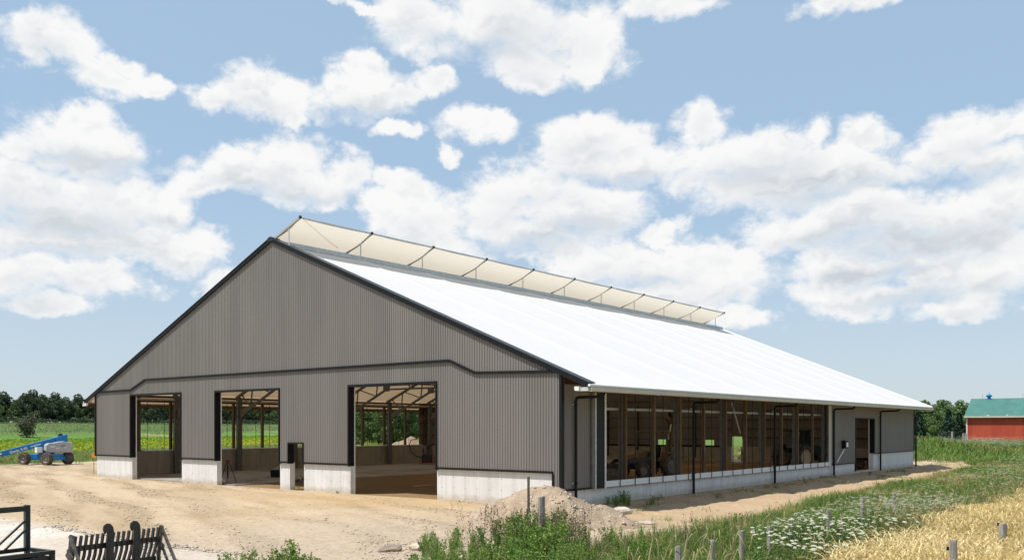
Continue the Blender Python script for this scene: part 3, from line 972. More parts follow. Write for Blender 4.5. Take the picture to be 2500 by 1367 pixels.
# ---- long right wall
S0, S1 = 2.80, 27.40               # curtain opening
D0, D1, DT = 32.29, 36.07, 3.46    # side doorway
CONX = -0.05
MB().box(-0.34, CONX, 0.364, 27.55, -0.6, 0.60).build('foundation_wall', 'concrete_new', barn)
MB().box(-0.338, CONX + .002, 27.552, D0, -0.6, 0.66).build('foundation_wall', 'concrete_new', barn)
MB().box(-0.34, CONX, D0 + .002, D1, -0.6, 0.10).build('door_sill', 'concrete_new', barn)
MB().box(-0.342, CONX + .004, D1 + .002, BL, -0.6, 1.16).build('foundation_wall', 'concrete_new', barn, bevel=0.008)


def right_iv(u):
    top = lambda q: zr(0, -0.03)
    if u < 1.84: return [(const(0.66), top)]
    if u < 27.62: return []
    if u < D0: return [(const(0.66), top)]
    if u < D1: return [(const(DT), top)]
    return [(const(1.16), top)]


siding('x', 0.0, 0.0, BL, right_iv, [1.84, 27.62, D0, D1])
MB().box(-0.02, 0.04, 0.13, 1.84, 0.60, 0.67).build('base_flashing', 'black_trim', barn)
MB().box(-0.02, 0.035, 27.7, D0 - .05, 0.63, 0.68).build('base_flashing', 'black_trim', barn)
MB().box(-0.02, 0.035, D1 + .05, BL, 1.13, 1.18).build('base_flashing', 'black_trim', barn)
MB().box(-0.30, 0.04, D0 - 0.05, D0, 0.11, DT).build('door_jamb', 'black_trim', barn)
MB().box(-0.30, 0.04, D1, D1 + 0.05, 1.19, DT).build('door_jamb', 'black_trim', barn)
MB().box(-0.305, 0.04, D0 - 0.05, D1 + 0.05, DT + .001, DT + 0.07).build('door_head', 'black_trim', barn)
MB().box(-0.345, -0.305, D0 + .01, D0 + 0.06, 0.11, DT).build('jamb_bead', 'white_paint', barn)
MB().box(-0.345, -0.305, D1 - 0.06, D1 - 0.01, 0.11, DT).build('jamb_bead', 'white_paint', barn)
MB().box(-0.06, 0.05, BL - 0.06, BL + 0.05, 1.19, 4.78).build('corner_flashing', 'black_trim', barn)
# curtain pockets at both ends of the opening
for (y0, y1, d_) in ((1.86, 2.76, 1), (27.42, 27.62, -1)):
    MB().box(-0.12, 0.10, y0 + .0, y0 + (0.22 if d_ > 0 else .2), 0.60, 4.45).build('curtain_pocket', 'grey_steel', barn)
    if d_ > 0:
        MB().box(-0.10, 0.085, y0 + .222, y1 - .04, 0.60, 4.45).build('curtain_pocket', 'black_trim', barn)
        MB().box(0.085, 0.13, y0 + .17, y0 + .24, 0.58, 4.43).build('pocket_edge', 'galvanised', barn)
        MB().box(-0.10, 0.13, y1 - .038, y1 + .02, 0.58, 4.46).build('pocket_edge', 'white_paint', barn)
    else:
        MB().box(0.0, 0.14, y0 - .05, y0 - .002, 0.58, 4.46).build('pocket_edge', 'white_paint', barn)
MB().box(-0.30, 0.0, 0.2, BL - .2, 4.46, 4.70).build('header_beam', 'wood_dark', barn)
# sill boards, anti-billow cords, wall posts
for k in range(22):
    y0 = S0 + k * (S1 - S0) / 22; y1 = y0 + (S1 - S0) / 22 - 0.008
    s_ = MB()
    pr = [(-0.14, 0.61), (0.035, 0.61), (0.05, 0.64), (0.05, 0.715), (0.025, 0.725), (0.025, 0.735), (0.045, 0.745), (0.045, 0.82), (0.02, 0.84), (-0.14, 0.84)]
    s_.prism([(p[0], y0, p[1]) for p in pr], (0, y1 - y0, 0)).build('sill_board', 'white_paint', barn)
for k in range(22):
    y = 3.87 + k * 1.133
    if y < S1 - 0.1:
        MB().tube([(0.075, y, 0.60), (0.075, y, 4.42)], 0.016, 6).build('curtain_cord', 'black_trim', barn)
MB().box(-0.16, 0.052, S0, S1, 0.60, 0.609).build('sill_flashing', 'wood_dark', barn)
for k in range(0, 13):
    y = 2.43 + k * BAY / 2
    if 3.5 < y < S1 - 0.3:
        MB().box(-0.30, -0.16, y - 0.06, y + 0.06, 0.60, 4.46).build('wall_post', 'wood_post', barn, bevel=0.006)
MB().bar((-0.52, 0.4, 3.63), (-0.52, 27.6, 3.63), 0.07, 0.10).build('rail', 'rail_grey', barn)

# downspouts
for k, (y, zt_, zb_) in enumerate(((0.78, 4.02, 0.05), (9.95, 4.03, -0.28), (19.04, 4.03, -0.22), (28.0, 4.03, -0.2), (37.15, 4.03, -0.22), (45.9, 4.03, -0.25))):
    xw, xg = (0.11 if k in (1, 2) else 0.10), XE + 0.03
    yg = y + (0.0 if k else 0.0)
    pts = [(xg, yg, 4.155), (xg, yg, 4.09), (xg - 0.05, yg, zt_ + .01), (xg - 0.13, yg, zt_ - .02), (xw + 0.14, y, zt_ - .03), (xw + 0.04, y, zt_ - 0.06), (xw, y, zt_ - 0.17), (xw, y, zb_)]
    o = MB().tube(pts, 0.058, 10).build('downspout', 'black_trim', barn, smooth=60)
    for z in (3.7, 0.85):
        MB().box(-0.01, xw - 0.04, y - 0.11, y - 0.07, z, z + 0.05).build('bracket', 'galvanised', o)
        MB().box(xw - 0.07, xw + 0.065, y - 0.066, y + 0.066, z, z + 0.04).build('bracket', 'black_trim', o)
# curtain winch on the wall and its drive pipe
MB().box(0.02, 0.26, 29.6, 30.15, 1.62, 2.10).build('winch_box', 'black_trim', barn, bevel=0.03)
MB().box(0.262, 0.275, 29.72, 30.05, 1.70, 1.98).build('winch_plate', 'white_paint', barn)
MB().tube([(0.15, 29.75, 1.60), (0.15, 28.32, 0.78)], 0.035, 8).build('winch_pipe', 'white_paint', barn, smooth=50)

# ---- long left wall
LX = -BW
MB().box(LX + .02, LX + 0.30, 0.364, BL, -0.5, 1.44).build('foundation_wall', 'concrete_dark', barn)
siding('x', LX, 0.0, BL, lambda u: [(const(1.44), const(zr(0, -.03)))] if (u < 2.8 or u > 27.0) else [], [2.8, 27.0], out=-1.0)
MB().box(LX, LX + 0.34, 2.8, 27.0, 1.442, 1.51).build('sill_board', 'white_paint', barn)
MB().box(LX + .02, LX + 0.30, 0.3, BL - .3, 4.44, 4.66).build('header_beam', 'wood_dark', barn)
MB().box(LX + .06, LX + 0.26, 0.3, BL - .3, 4.72, 4.86).build('header_beam', 'wood_dark', barn)
for k in range(0, 19):
    y = 2.43 + k * BAY / 2
    if y < BL - 1:
        MB().box(LX + .05, LX + .22, y - 0.075, y + 0.075, 1.51 if y < 27 else 1.44, 4.44).build('wall_post', 'wood_post', barn)
for k in range(22):
    y = 3.26 + k * 1.133
    if y < 26.8: MB().tube([(LX - .06, y, 1.40), (LX - .06, y, 4.44)], 0.017, 5).build('curtain_cord', 'black_trim', barn)
MB().bar((LX + .5, 0.4, 3.63), (LX + .5, 27.6, 3.63), 0.06, 0.06).build('rail', 'grey_steel', barn)
MB().bar((LX + .62, 0.4, 4.62), (LX + .62, BL - .4, 4.62), 0.10, 0.12).build('rail', 'cream_metal', barn)
MB().bar((-.62, 0.4, 4.62), (-.62, BL - .4, 4.62), 0.10, 0.12).build('rail', 'cream_metal', barn)
for y in (1.3, 29.2, 33.7, 38.3, 42.8):
    for z in (2.2, 3.2, 4.0):
        if y > 27: MB().box(LX + .06, LX + .11, y - 2.2, y + 2.2, z, z + .1).build('girt', 'wood_dark', barn)

# ---- back gable with two closed doors and an open man door
DOORS = [(-26.85, -20.55), (-20.30, -15.62)]
MAN = (-14.62, -13.72, 2.13)
MB().box(LX + .31, MAN[0], BL - .30, BL - .02, -0.5, 1.27).build('foundation_wall', 'concrete_dark', barn)
MB().box(MAN[1], -.345, BL - .30, BL - .02, -0.5, 1.27).build('foundation_wall', 'concrete_dark', barn)
# openings for the doors are cut in the sheeting


def back_iv(u):
    top = roof_under
    for a, b in DOORS:
        if a < u < b: return [(const(4.75), top)]
    if MAN[0] < u < MAN[1]: return [(const(MAN[2]), top)]
    return [(const(1.27), top)]


siding('y', BL, -BW, 0.0, back_iv, [q for ab in DOORS for q in ab] + [MAN[0], MAN[1], RX], out=1.0)
for (a, b) in DOORS:
    wins = [(-25.95, -25.1), (-21.75, -20.95)] if a < -21 else [(-17.12, -16.27)]
    rows = [(1.275, 1.36, True), (1.36, 1.86, False), (1.86, 2.9, True), (2.9, 3.8, True), (3.8, 4.75, True)]
    for (z0, z1, full) in rows:
        cuts = [a] + [q for w_ in wins for q in w_] + [b]
        segs = [(a, b)] if full else list(zip(cuts[0::2], cuts[1::2]))
        d = MB()
        for (q0, q1) in segs: d.box(q0, q1, BL - .10, BL - .04, z0, z1 - .012)
        d.build('door_section', 'taupe_steel', barn)
        MB().box(a, b, BL - .13, BL - .102, z1 - .03, z1).build('section_rail', 'black_trim', barn)
    for q in (a - .12, b, (a + b) / 2 - .05):
        MB().box(q, q + .12, BL - .36, BL - .302, 0.3, 4.85).build('door_track', 'black_trim', barn)
    MB().box(a, b, BL - .345, BL - .302, 1.22, 1.34).build('section_rail', 'black_trim', barn)
for (a, b) in ((-BW + .3, DOORS[0][0]), (DOORS[1][1], MAN[0]), (MAN[1], -.3)):
    for z in (2.0, 2.75, 3.5, 4.25):
        if a > -16 and z < 2.1 and a < -14.6: continue
        MB().box(a, b, BL - .10, BL - .05, z, z + .09).build('girt', 'wood_post', barn)
for z in (5.2, 6.0, 6.8, 7.6):
    w = (zr(0) + .41 * BW / 2 - z) / .41 - .4
    MB().box(RX - w, RX + w, BL - .10, BL - .05, z, z + .09).build('girt', 'wood_dark', barn)

# ---- steel frames: posts and lattice trusses in every bay
xl, xr = LX + .62, -.40
for k in range(0, 11):
    y = k * BAY + .25
    if k == 0: y = 0.62
    if k == 10: y = BL - .62
    for sgn, xp in ((1, xl), (-1, xr)):
        if k in (0, 10): continue
        p = MB().box(xp - .07, xp + .07, y - .15, y + .15, -0.05, zr(xp, -.30))
        p.box(xp - .10, xp - .072, y - .17, y + .17, -.05, zr(xp, -.32)); p.box(xp + .072, xp + .10, y - .17, y + .17, -.05, zr(xp, -.32))
        p.build('frame_post', 'grey_steel', barn)
    if k in (0, 10): continue
    tr = MB()
    zt_ = lambda x: zr(x, -.20)
    kn = 4.45                                   # sloping part of the bottom chord
    zj = 5.60
    tr.bar((xl - .3, y, zt_(xl - .3)), (RX, y, zt_(RX)), 0.14, 0.16); tr.bar((RX, y, zt_(RX)), (xr + .3, y, zt_(xr + .3)), 0.14, 0.16)
    for (xp, sg) in ((xl, 1), (xr, -1)):
        tr.prism([(xp + sg * .1, y - .04, 3.45), (xp + sg * 1.15, y - .04, 4.12), (xp + sg * 1.02, y - .04, 4.30), (xp + sg * .1, y - .04, 4.0)], (0, .08, 0))
        tr.bar((xp + sg * .1, y, 3.68), (xp + sg * kn, y, zj), 0.12, 0.14)
        nodes_t = [xp + sg * 0.25, xp + sg * 2.7, xp + sg * 5.6]
        nodes_b = [(xp + sg * 1.3, 3.68 + (zj - 3.68) * 1.2 / (kn - .1)), (xp + sg * 3.4, 3.68 + (zj - 3.68) * 3.3 / (kn - .1)), (xp + sg * kn, zj)]
        tr.bar((nodes_t[0], y, zt_(nodes_t[0])), (nodes_b[0][0], y, nodes_b[0][1]), .07, .07)
        tr.bar((xp + sg * 1.45, y, zt_(xp + sg * 1.45)), (nodes_b[0][0], y, nodes_b[0][1]), .07, .07)
        tr.bar((xp + sg * 1.6, y, zt_(xp + sg * 1.6)), (nodes_b[1][0], y, nodes_b[1][1]), .07, .07)
        tr.bar((xp + sg * 3.6, y, zt_(xp + sg * 3.6)), (nodes_b[1][0], y, nodes_b[1][1]), .07, .07)
        tr.box(xp + sg * kn - .3, xp + sg * kn + .3, y - .03, y + .03, zj - .14, zj + .26)
        for j in range(5):
            xa = xp + sg * (kn + 0.2 + j * 2.35)
            tr.bar((xa, y, zj), (xa + sg * 1.1, y, zt_(xa + sg * 1.1)), .07, .07)
            tr.bar((xa + sg * 1.1, y, zt_(xa + sg * 1.1)), (xa + sg * 2.2, y, zj), .07, .07)
    tr.bar((xl + kn, y, zj), (xr - kn, y, zj), 0.10, 0.12)
    tr.build('roof_truss', 'grey_steel', barn)
for x in (xl + 2.7, xl + 7, xr - 2.7, xr - 7):
    MB().tube([(x, 0.6, zr(x, -.09)), (x, BL - .6, zr(x, -.09))], 0.045, 6).build('purlin_tube', 'grey_steel', barn)
# ---- floor inside
tag(MB().box(LX + .3, -20.4, 0.45, BL - .3, -0.1, 0.035).build('barn_floor', 'slab'), kind='structure')


# ------------------------------------------------------------------ text as thin raised lettering
def lettering(name, txt, size, m, parent, mw, depth=0.004, bold=0.0, shear=0.0):
    cu = bpy.data.curves.new('tmp_text', 'FONT')
    cu.body = txt; cu.size = size; cu.extrude = depth; cu.offset = bold; cu.shear = shear
    o = bpy.data.objects.new('tmp_text', cu); COL.objects.link(o)
    dg = bpy.context.evaluated_depsgraph_get()
    me = bpy.data.meshes.new_from_object(o.evaluated_get(dg))
    bpy.data.objects.remove(o); bpy.data.curves.remove(cu)
    me.name = name
    me.materials.clear(); me.materials.append(M(m))
    r = link(name, me, parent)
    r.matrix_local = mw
    return r


def wheel(parent, c, ax, r, w, tyre='tyre', rim='rim_grey', lugs=18, rimr=0.55):
    c = Vector(c); ax = Vector(ax).normalized()
    t = MB()
    t.lathe(c, ax, [(-w * .36, r * rimr), (-w / 2, r * (rimr + .1)), (-w / 2, r * .86), (-w * .40, r * .95), (w * .40, r * .95), (w / 2, r * .86), (w / 2, r * (rimr + .1)), (w * .36, r * rimr)], 28)
    a = ax.cross(Vector((0, 0, 1))).normalized(); b = Vector((0, 0, 1))
    for k in range(lugs):
        for sd in (-1, 1):
            th = (k + (0.5 if sd > 0 else 0)) * 2 * math.pi / lugs
            th2 = th + 0.16
            p = c + (a * math.cos(th) + b * math.sin(th)) * r * .965 + ax * (sd * w * .06)
            q = c + (a * math.cos(th2) + b * math.sin(th2)) * r * .95 + ax * (sd * w * .49)
            t.bar(p, q, r * .085, r * .09, up=(p - c))
    o = t.build('wheel', tyre, parent)
    g = MB().lathe(c, ax, [(w * .30, 0.001), (w * .30, r * .16), (w * .18, r * .22), (w * .14, r * rimr * .8), (w * .38, r * rimr * .98), (w * .40, r * rimr * 1.02), (-w * .40, r * rimr * 1.02), (-w * .3, r * .3), (-w * .3, .001)], 24)
    g.build('rim', rim, o, smooth=40)
    return o


# ------------------------------------------------------------------ boom lift
LC = AT(113, 69.5)
lift = thing('boom_lift', 'blue boom lift with grey engine hood and chunky tyres parked at the field edge', 'boom lift', (LC[0], LC[1], 0.06))


LF = Vector((LC[0] - CX, LC[1] - CY, 0)).normalized()
LR = Vector((LF.y, -LF.x, 0))


def lv(r, f, z):       # right / away / up along the sight line to the lift
    return LR * r + LF * f + Vector((0, 0, z))


ca = R_(47)
cl = lv(math.cos(ca), -math.sin(ca), 0) * -1      # chassis long axis, to the left and away from us
cl = lv(-math.cos(ca), math.sin(ca), 0)
cw = lv(math.sin(ca), math.cos(ca), 0)
for (sl, sw) in ((1, -1), (-1, -1), (1, 1), (-1, 1)):
    c = cl * (1.12 * sl) + cw * (0.98 * sw) + Vector((0, 0, 0.47))
    wheel(lift, c, cw * sw, 0.48, 0.40)
ch = MB()
ch.bar(cl * -1.15 + Vector((0, 0, .60)), cl * 1.15 + Vector((0, 0, .60)), 1.15, 0.42)
ch.build('chassis', 'lift_blue', lift, bevel=0.05)
for s_ in (1, -1):
    MB().bar(cl * (1.12 * s_) + cw * -.72 + Vector((0, 0, .47)), cl * (1.12 * s_) + cw * .72 + Vector((0, 0, .47)), .26, .24).build('axle', 'lift_blue', lift, bevel=0.03)
MB().bar(cl * 1.30 + cw * -.5 + Vector((0, 0, .52)), cl * 1.55 + cw * .45 + Vector((0, 0, .52)), 0.3, 0.26).build('steer_bumper', 'lift_blue', lift, bevel=0.04)
MB().lathe((0, 0, 0.80), (0, 0, 1), [(0, .001), (0, .55), (.12, .55), (.12, .001)], 24).build('turntable', 'black_paint', lift)
# superstructure
bd = lv(-0.955, -0.30, 0).normalized()             # boom points left and towards us
bs_ = lv(0.30, -0.955, 0).normalized()             # the boom's side that faces us
up = Vector((0, 0, 1))
MB().bar(bd * -.9 + up * 1.0 + bs_ * -.05, bd * .55 + up * 1.0 + bs_ * -.05, 0.75, 0.22).build('turret', 'lift_blue', lift, bevel=0.03)
hood = MB()
prof = [(-1.62, .92), (.18, .92), (.32, 1.10), (.30, 1.50), (.12, 1.64), (-.25, 1.66), (-.60, 1.74), (-.95, 1.78), (-1.35, 1.70), (-1.62, 1.66)]
hood.prism([bd * p[0] + up * p[1] + bs_ * .98 for p in prof], bs_ * -.62)
hood = hood.build('engine_hood', 'lift_grey', lift, bevel=0.07)
oth = MB().prism([bd * p[0] + up * p[1] + bs_ * -.45 for p in prof], bs_ * -.5).build('engine_hood', 'lift_grey', lift, bevel=0.07)
MB().bar(bd * -.98 + up * 1.79 + bs_ * .75, bd * -1.2 + up * 1.72 + bs_ * .75, .12, .03).build('hood_handle', 'lift_blue', hood)
for (u_, z_, w_, h_) in ((-.15, 1.38, .34, .07), (-.5, 1.26, .22, .06), (-1.05, 1.30, .2, .05)):
    MB().bar(bd * (u_ + w_ / 2) + up * z_ + bs_ * .985, bd * (u_ - w_ / 2) + up * z_ + bs_ * .985, .012, h_).build('decal', 'white_paint', hood)
for (u_, z_) in ((-.72, 1.44), (-.86, 1.48), (-1.0, 1.44), (-.80, 1.38), (-.94, 1.38)):
    MB().bar(bd * (u_ + .05) + up * z_ + bs_ * .985, bd * (u_ - .05) + up * (z_ + .02) + bs_ * .985, .012, .03).build('decal', 'black_trim', hood)
MB().box(-.2, .2, -.2, .2, 0, .42).build('tool_box', 'white_paint', lift).matrix_local = Matrix.Translation(bd * .68 + up * 0.92 + bs_ * .42)
# boom: pivots high at the back, slopes down to the left
pv = bd * -1.25 + up * 2.02
be = bd * 3.15 + up * .86
MB().bar(pv, be, .34, .40).build('boom', 'lift_blue', lift, bevel=0.03)
MB().prism([pv + bd * -.22 + up * .30 + bs_ * .25, pv + bd * .75 + up * .02 + bs_ * .25, pv + bd * .55 + up * -.30 + bs_ * .25, pv + bd * -.22 + up * -.55 + bs_ * .25], bs_ * -.5).build('boom_bracket', 'lift_blue', lift, bevel=0.02)
MB().lathe(pv + up * .18 + bs_ * -.1 + bd * .2, bs_, [(-.12, .001), (-.12, .17), (.12, .17), (.12, .001)], 14).build('cable_drum', 'black_paint', lift)
MB().bar(be - (be - pv).normalized() * .15, be + (be - pv).normalized() * .35, .26, .30).build('boom_extension', 'lift_blue', lift, bevel=0.02)
je = be + bd * .30
jb = je + bd * .75 + up * -.62
MB().bar(je + up * .12, jb, .20, .22).build('jib', 'lift_blue', lift, bevel=0.02)
MB().tube([be + up * .02 + bs_ * .16, jb + up * .25 + bs_ * .16], .05, 8).build('jib_cylinder', 'galvanised', lift)
bk = jb + bd * .25
pz = 0.17
fl = MB().bar(bk + bs_ * .95 + up * (pz - bk.z), bk - bs_ * .95 + up * (pz - bk.z), .05, .10)
fl = MB(); c0 = Vector((bk.x, bk.y, pz))
fl.prism([c0 + bs_ * .92, c0 + bs_ * .92 + bd * .78, c0 - bs_ * .92 + bd * .78, c0 - bs_ * .92], (0, 0, .10))
plat = fl.build('platform', 'lift_blue', lift)
rl = MB()
for (a_, b_) in ((.92, 0), (.92, .78), (-.92, 0), (-.92, .78), (0, .78), (0, 0)):
    rl.tube([c0 + bs_ * a_ + bd * b_, c0 + bs_ * a_ + bd * b_ + up * 1.1], .022, 6)
for z in (.55, 1.1):
    rl.tube([c0 + bs_ * .92 + up * z, c0 + bs_ * .92 + bd * .78 + up * z, c0 - bs_ * .92 + bd * .78 + up * z, c0 - bs_ * .92 + up * z, c0 + bs_ * .92 + up * z], .022, 6)
rl.build('guard_rail', 'lift_grey', plat)
MB().bar(c0 + bs_ * .25 + up * 1.12 + bd * .05, c0 - bs_ * .25 + up * 1.12 + bd * .05, .24, .22).build('control_box', 'lift_blue', plat, bevel=.02)
# lettering on the boom side that faces us
dirb = (pv - be).normalized()
nb = bs_.normalized()
upb = nb.cross(dirb).normalized()
if upb.z < 0: upb = -upb
org = be + dirb * .55 - upb * .12 + nb * .173
mw = Matrix(((dirb.x, upb.x, nb.x, org.x), (dirb.y, upb.y, nb.y, org.y), (dirb.z, upb.z, nb.z, org.z), (0, 0, 0, 1)))
lettering('lettering', 'Genie. S-45', .27, 'white_paint', lift, mw, bold=.006)
for k in range(9):
    q = be + dirb * (2.05 + k * .085) + nb * .173
    MB().bar(q, q + dirb * .065, .008, .075).build('decal', 'white_paint', lift)

def lv(r, f, z):       # from here on: right / away / up as the camera stands
    return Vector((RT[0] * r + FW[0] * f, RT[1] * r + FW[1] * f, z))


# ------------------------------------------------------------------ loader fork and steel crate in the foreground
gl = AT(160, 16.9); gr = AT(376, 18.55)
gl, gr = Vector((gl[0], gl[1], 0)), Vector((gr[0], gr[1], 0))
ed = (gr - gl).normalized(); gw = (gr - gl).length
eo = Vector((ed.y, -ed.x, 0))
if eo.dot(Vector((CX, CY, 0)) - gl) < 0: eo = -eo
fork = thing('manure_fork', 'black steel loader fork with many curved tines and two top hooks on the bare ground', 'loader fork', (gl.x, gl.y, 0.03))
back = eo * .15 + ed * .05
NT_ = 17
for i in range(NT_):
    u = ed * (gw * (i + .5) / NT_)
    pts = [u + back * 1.0 + up * .84, u + back * .6 + up * .45, u + up * .16, u + eo * .10 + up * .06, u + eo * .30 + up * .03, u + eo * .85 + up * .02]
    t = MB()
    for p, q in zip(pts[:-1], pts[1:]):
        t.bar(p, q + (q - p).normalized() * .006, .034, .058, up=ed.cross((q - p)))
    t.build('tine', 'black_paint', fork)
MB().bar(back * .85 + up * .60 - eo * .03, ed * gw + back * .85 + up * .60 - eo * .03, .05, .10).build('cross_beam', 'black_paint', fork)
MB().bar(back * .25 + up * .20 - eo * .03, ed * gw + back * .25 + up * .20 - eo * .03, .09, .09).build('cross_beam', 'black_paint', fork)
for s_, u in ((-1, Vector((0, 0, 0))), (1, ed * gw)):
    o_ = ed * (.035 * s_)
    sp = MB()
    A, B, Cc, D = u + back * 1.15 + up * .86, u + back * .2 + up * .02, u + eo * .72 + up * .02, u + eo * .50 + up * .06
    sp.prism([u + back * 1.2 + up * .86, u + back * .75 + up * .88, u + eo * .06 + up * .03, u + back * .6 + up * .03], o_)
    sp.bar(u + back * .8 + up * .86 + o_, u + eo * .70 + up * .05 + o_, .03, .07)
    sp.bar(u + back * .55 + up * .60 + o_, u + eo * .45 + up * .05 + o_, .03, .05)
    sp.bar(u + eo * -.02 + up * .40 + o_, u + eo * .22 + up * .05 + o_, .03, .04)
    sp.bar(u + back * .3 + up * .04 + o_, u + eo * .72 + up * .04 + o_, .03, .06)
    sp.bar(u + eo * .1 + up * .54 + o_, u + eo * .24 + up * .42 + o_, .03, .12)
    sp.build('side_plate', 'worn_steel', fork)
for q in (.36, .665):
    u = ed * (gw * q) + back * 1.35
    h = MB()
    prf = [(-.07, .15), (.07, .15), (.085, .66), (.085, .90), (.07, 1.0), (.02, 1.07), (-.05, 1.08), (-.105, 1.03), (-.115, .95), (-.095, .88), (-.065, .87), (-.05, .91), (-.04, .85), (-.055, .68)]
    hd = (ed * .75 + eo * .35).normalized()
    h.prism([u + hd * p[0] + up * (p[1] * .955) for p in prf], hd.cross(up).normalized() * .055)
    h.bar(u + up * .18, u + up * .62, .11, .11)
    h.build('hook_arm', 'black_paint', fork, bevel=0.006)
# crate with an upright rack
kc = AT(66, 17.2); kc = Vector((kc[0], kc[1], 0))
crate = thing('steel_crate', 'black open steel box attachment with an upright braced rack', 'loader attachment', (kc.x, kc.y, 0.03))
wdt, dep, zt_ = 1.9, .80, .60
P = lambda a, b, z: ed * (-a) + eo * b + up * z
for (a_, b_) in ((0, 0), (wdt, 0), (0, dep), (wdt, dep)):
    MB().bar(P(a_, b_, 0), P(a_, b_, zt_ - .07), .08, .08).build('corner_post', 'crate_paint', crate)
for z in (zt_ - .035,):
    MB().bar(P(-.04, 0, z), P(wdt + .04, 0, z), .08, .07).build('top_rail', 'crate_paint', crate)
    MB().bar(P(-.04, dep, z), P(wdt + .04, dep, z), .08, .07).build('top_rail', 'crate_paint', crate)
    MB().bar(P(0, .042, z), P(0, dep - .042, z), .08, .068).build('top_rail', 'crate_paint', crate)
    MB().bar(P(wdt, .042, z), P(wdt, dep - .042, z), .08, .068).build('top_rail', 'crate_paint', crate)
MB().bar(P(.04, dep - .01, .26), P(wdt - .04, dep - .01, .26), .012, .46).build('side_panel', 'crate_paint', crate)
MB().bar(P(.01, .04, .26), P(.01, dep - .04, .26), .012, .46).build('side_panel', 'crate_paint', crate)
MB().bar(P(.04, .01, .26), P(wdt - .04, .01, .26), .012, .46).build('side_panel', 'crate_paint', crate)
MB().bar(P(.05, dep / 2, .04), P(wdt - .05, dep / 2, .04), dep - .1, .02).build('floor_plate', 'crate_paint', crate)
for a_ in (0.0, wdt):
    MB().bar(P(a_, -.002, zt_ + .002), P(a_, -.002, 1.40), .09, .09).build('rack_post', 'crate_paint', crate)
MB().bar(P(.047, 0, 1.335), P(wdt - .047, 0, 1.335), .08, .10).build('rack_rail', 'crate_paint', crate)
for (a0, z0, a1, z1) in ((.05, 1.10, .66, zt_), (.05, .92, .42, zt_), (.62, 1.29, 1.25, zt_), (1.2, 1.29, 1.8, zt_)):
    MB().tube([P(a0, .0, z0), P(a1, .0, z1)], .026, 8).build('rack_brace', 'crate_paint', crate, smooth=50)

# ------------------------------------------------------------------ small site things
tp = G(556, 1176, 0.05)
tri = thing('survey_tripod', 'surveyor tripod with red head standing in the middle barn doorway', 'tripod', (tp[0], tp[1], 0.05))
MB().lathe((0, 0, 1.02), (0, 0, 1), [(0, .001), (0, .10), (.06, .12), (.12, .08), (.16, .08), (.16, .001)], 12).build('tripod_head', 'red_paint', tri)
for k in range(3):
    th = R_(200 + 120 * k)
    q = Vector((math.cos(th), math.sin(th), 0))
    l_ = MB().tube([q * .06 + up * 1.03, q * .27 + up * .5], .026, 6).tube([q * .25 + up * .55, q * .46 + up * .0], .018, 6)
    l_.build('leg', 'black_paint', tri)
MB().tube([(0, 0, 1.02), (0.02, 0, .5), (0, 0.02, .2)], .03, 6).build('strap', 'black_paint', tri)
bx = G(676, 1164, 0.04)
box = thing('tool_crate', 'black plastic tool crate with tools on top inside the middle doorway', 'crate', (bx[0], bx[1], 0.036), YAW)
MB().prism([(-.30, -.22, 0), (.30, -.22, 0), (.33, -.22, .42), (-.33, -.22, .42)], (0, .44, 0)).build('tub', 'black_trim', box, bevel=.02)
MB().bar((-.18, -.05, .48), (.1, .08, .52), .10, .08).build('hand_tool', 'cream_metal', box)
MB().tube([(.0, 0, .42), (.1, 0, .6), (.22, 0, .6), (.25, 0, .45)], .03, 6).build('carry_handle', 'galvanised', box)
# flagged stake by the left corner
fp = G(229, 1157, 0.05)
stk = thing('survey_stake', 'thin survey stake with orange flag beside the left barn corner', 'stake', (fp[0], fp[1], 0.0))
MB().box(-.015, .015, -.015, .015, 0, 1.10).build('stake', 'old_wood', stk)
MB().prism([lv(-.09, 0, 1.05), lv(-.11, 0, 1.28), lv(.0, 0, 1.36), lv(.12, 0, 1.26), lv(.10, 0, 1.03)], lv(0, .03, 0)).build('flag', 'orange_plastic', stk)
# brown drain pipe lying in the small doorway
dp0, dp1 = G(705, 1180, 0.1), G(758, 1163, 0.1)
dpo = thing('drain_pipe', 'brown drain pipe with white coupling lying behind the small doorway', 'pipe')
MB().tube([(dp0[0], dp0[1], .14), (dp1[0], dp1[1], .14)], .085, 12).build('pipe', 'brown_pipe', dpo, smooth=50)
mid = [dp0[0] * .55 + dp1[0] * .45, dp0[1] * .55 + dp1[1] * .45]
dd = Vector((dp1[0] - dp0[0], dp1[1] - dp0[1], 0)).normalized()
MB().tube([Vector((mid[0], mid[1], .14)) - dd * .12, Vector((mid[0], mid[1], .14)) + dd * .12], .10, 12).build('coupling', 'white_paint', dpo, smooth=50)
# engine pump with hose by the far left wall
pp = AT(1046, 70.5)
pump = thing('engine_pump', 'dark engine pump with long hose against the inner concrete wall', 'pump', (pp[0], pp[1], 0.036), YAW)
MB().box(-.7, .7, -.4, .4, .08, .16).build('skid', 'red_paint', pump)
MB().box(-.5, .3, -.3, .3, .16, .75).build('engine', 'black_paint', pump, bevel=.06)
MB().tube([(-.35, 0, .7), (-.42, 0, 1.25)], .06, 8).build('exhaust', 'black_paint', pump)
MB().lathe((.45, 0, .5), (1, 0, 0), [(0, .001), (0, .3), (.25, .3), (.25, .001)], 16).build('pump_wheel', 'red_paint', pump)
hz = [Vector((-.4, 0, .75)) + Vector((-1.2 * t - .3 * math.sin(3 * t), 0, 1.1 * (2 * t - 1) ** 2 - 0.95 * (1 - t) + .45)) for t in np.linspace(0, 1, 14)]
MB().tube([(.6, 0, .6), (.7, .05, 1.3), (.45, .1, 1.55), (.1, .1, 1.5), (-.1, .1, 1.2)], .045, 6).build('hose', 'black_trim', pump, smooth=60)
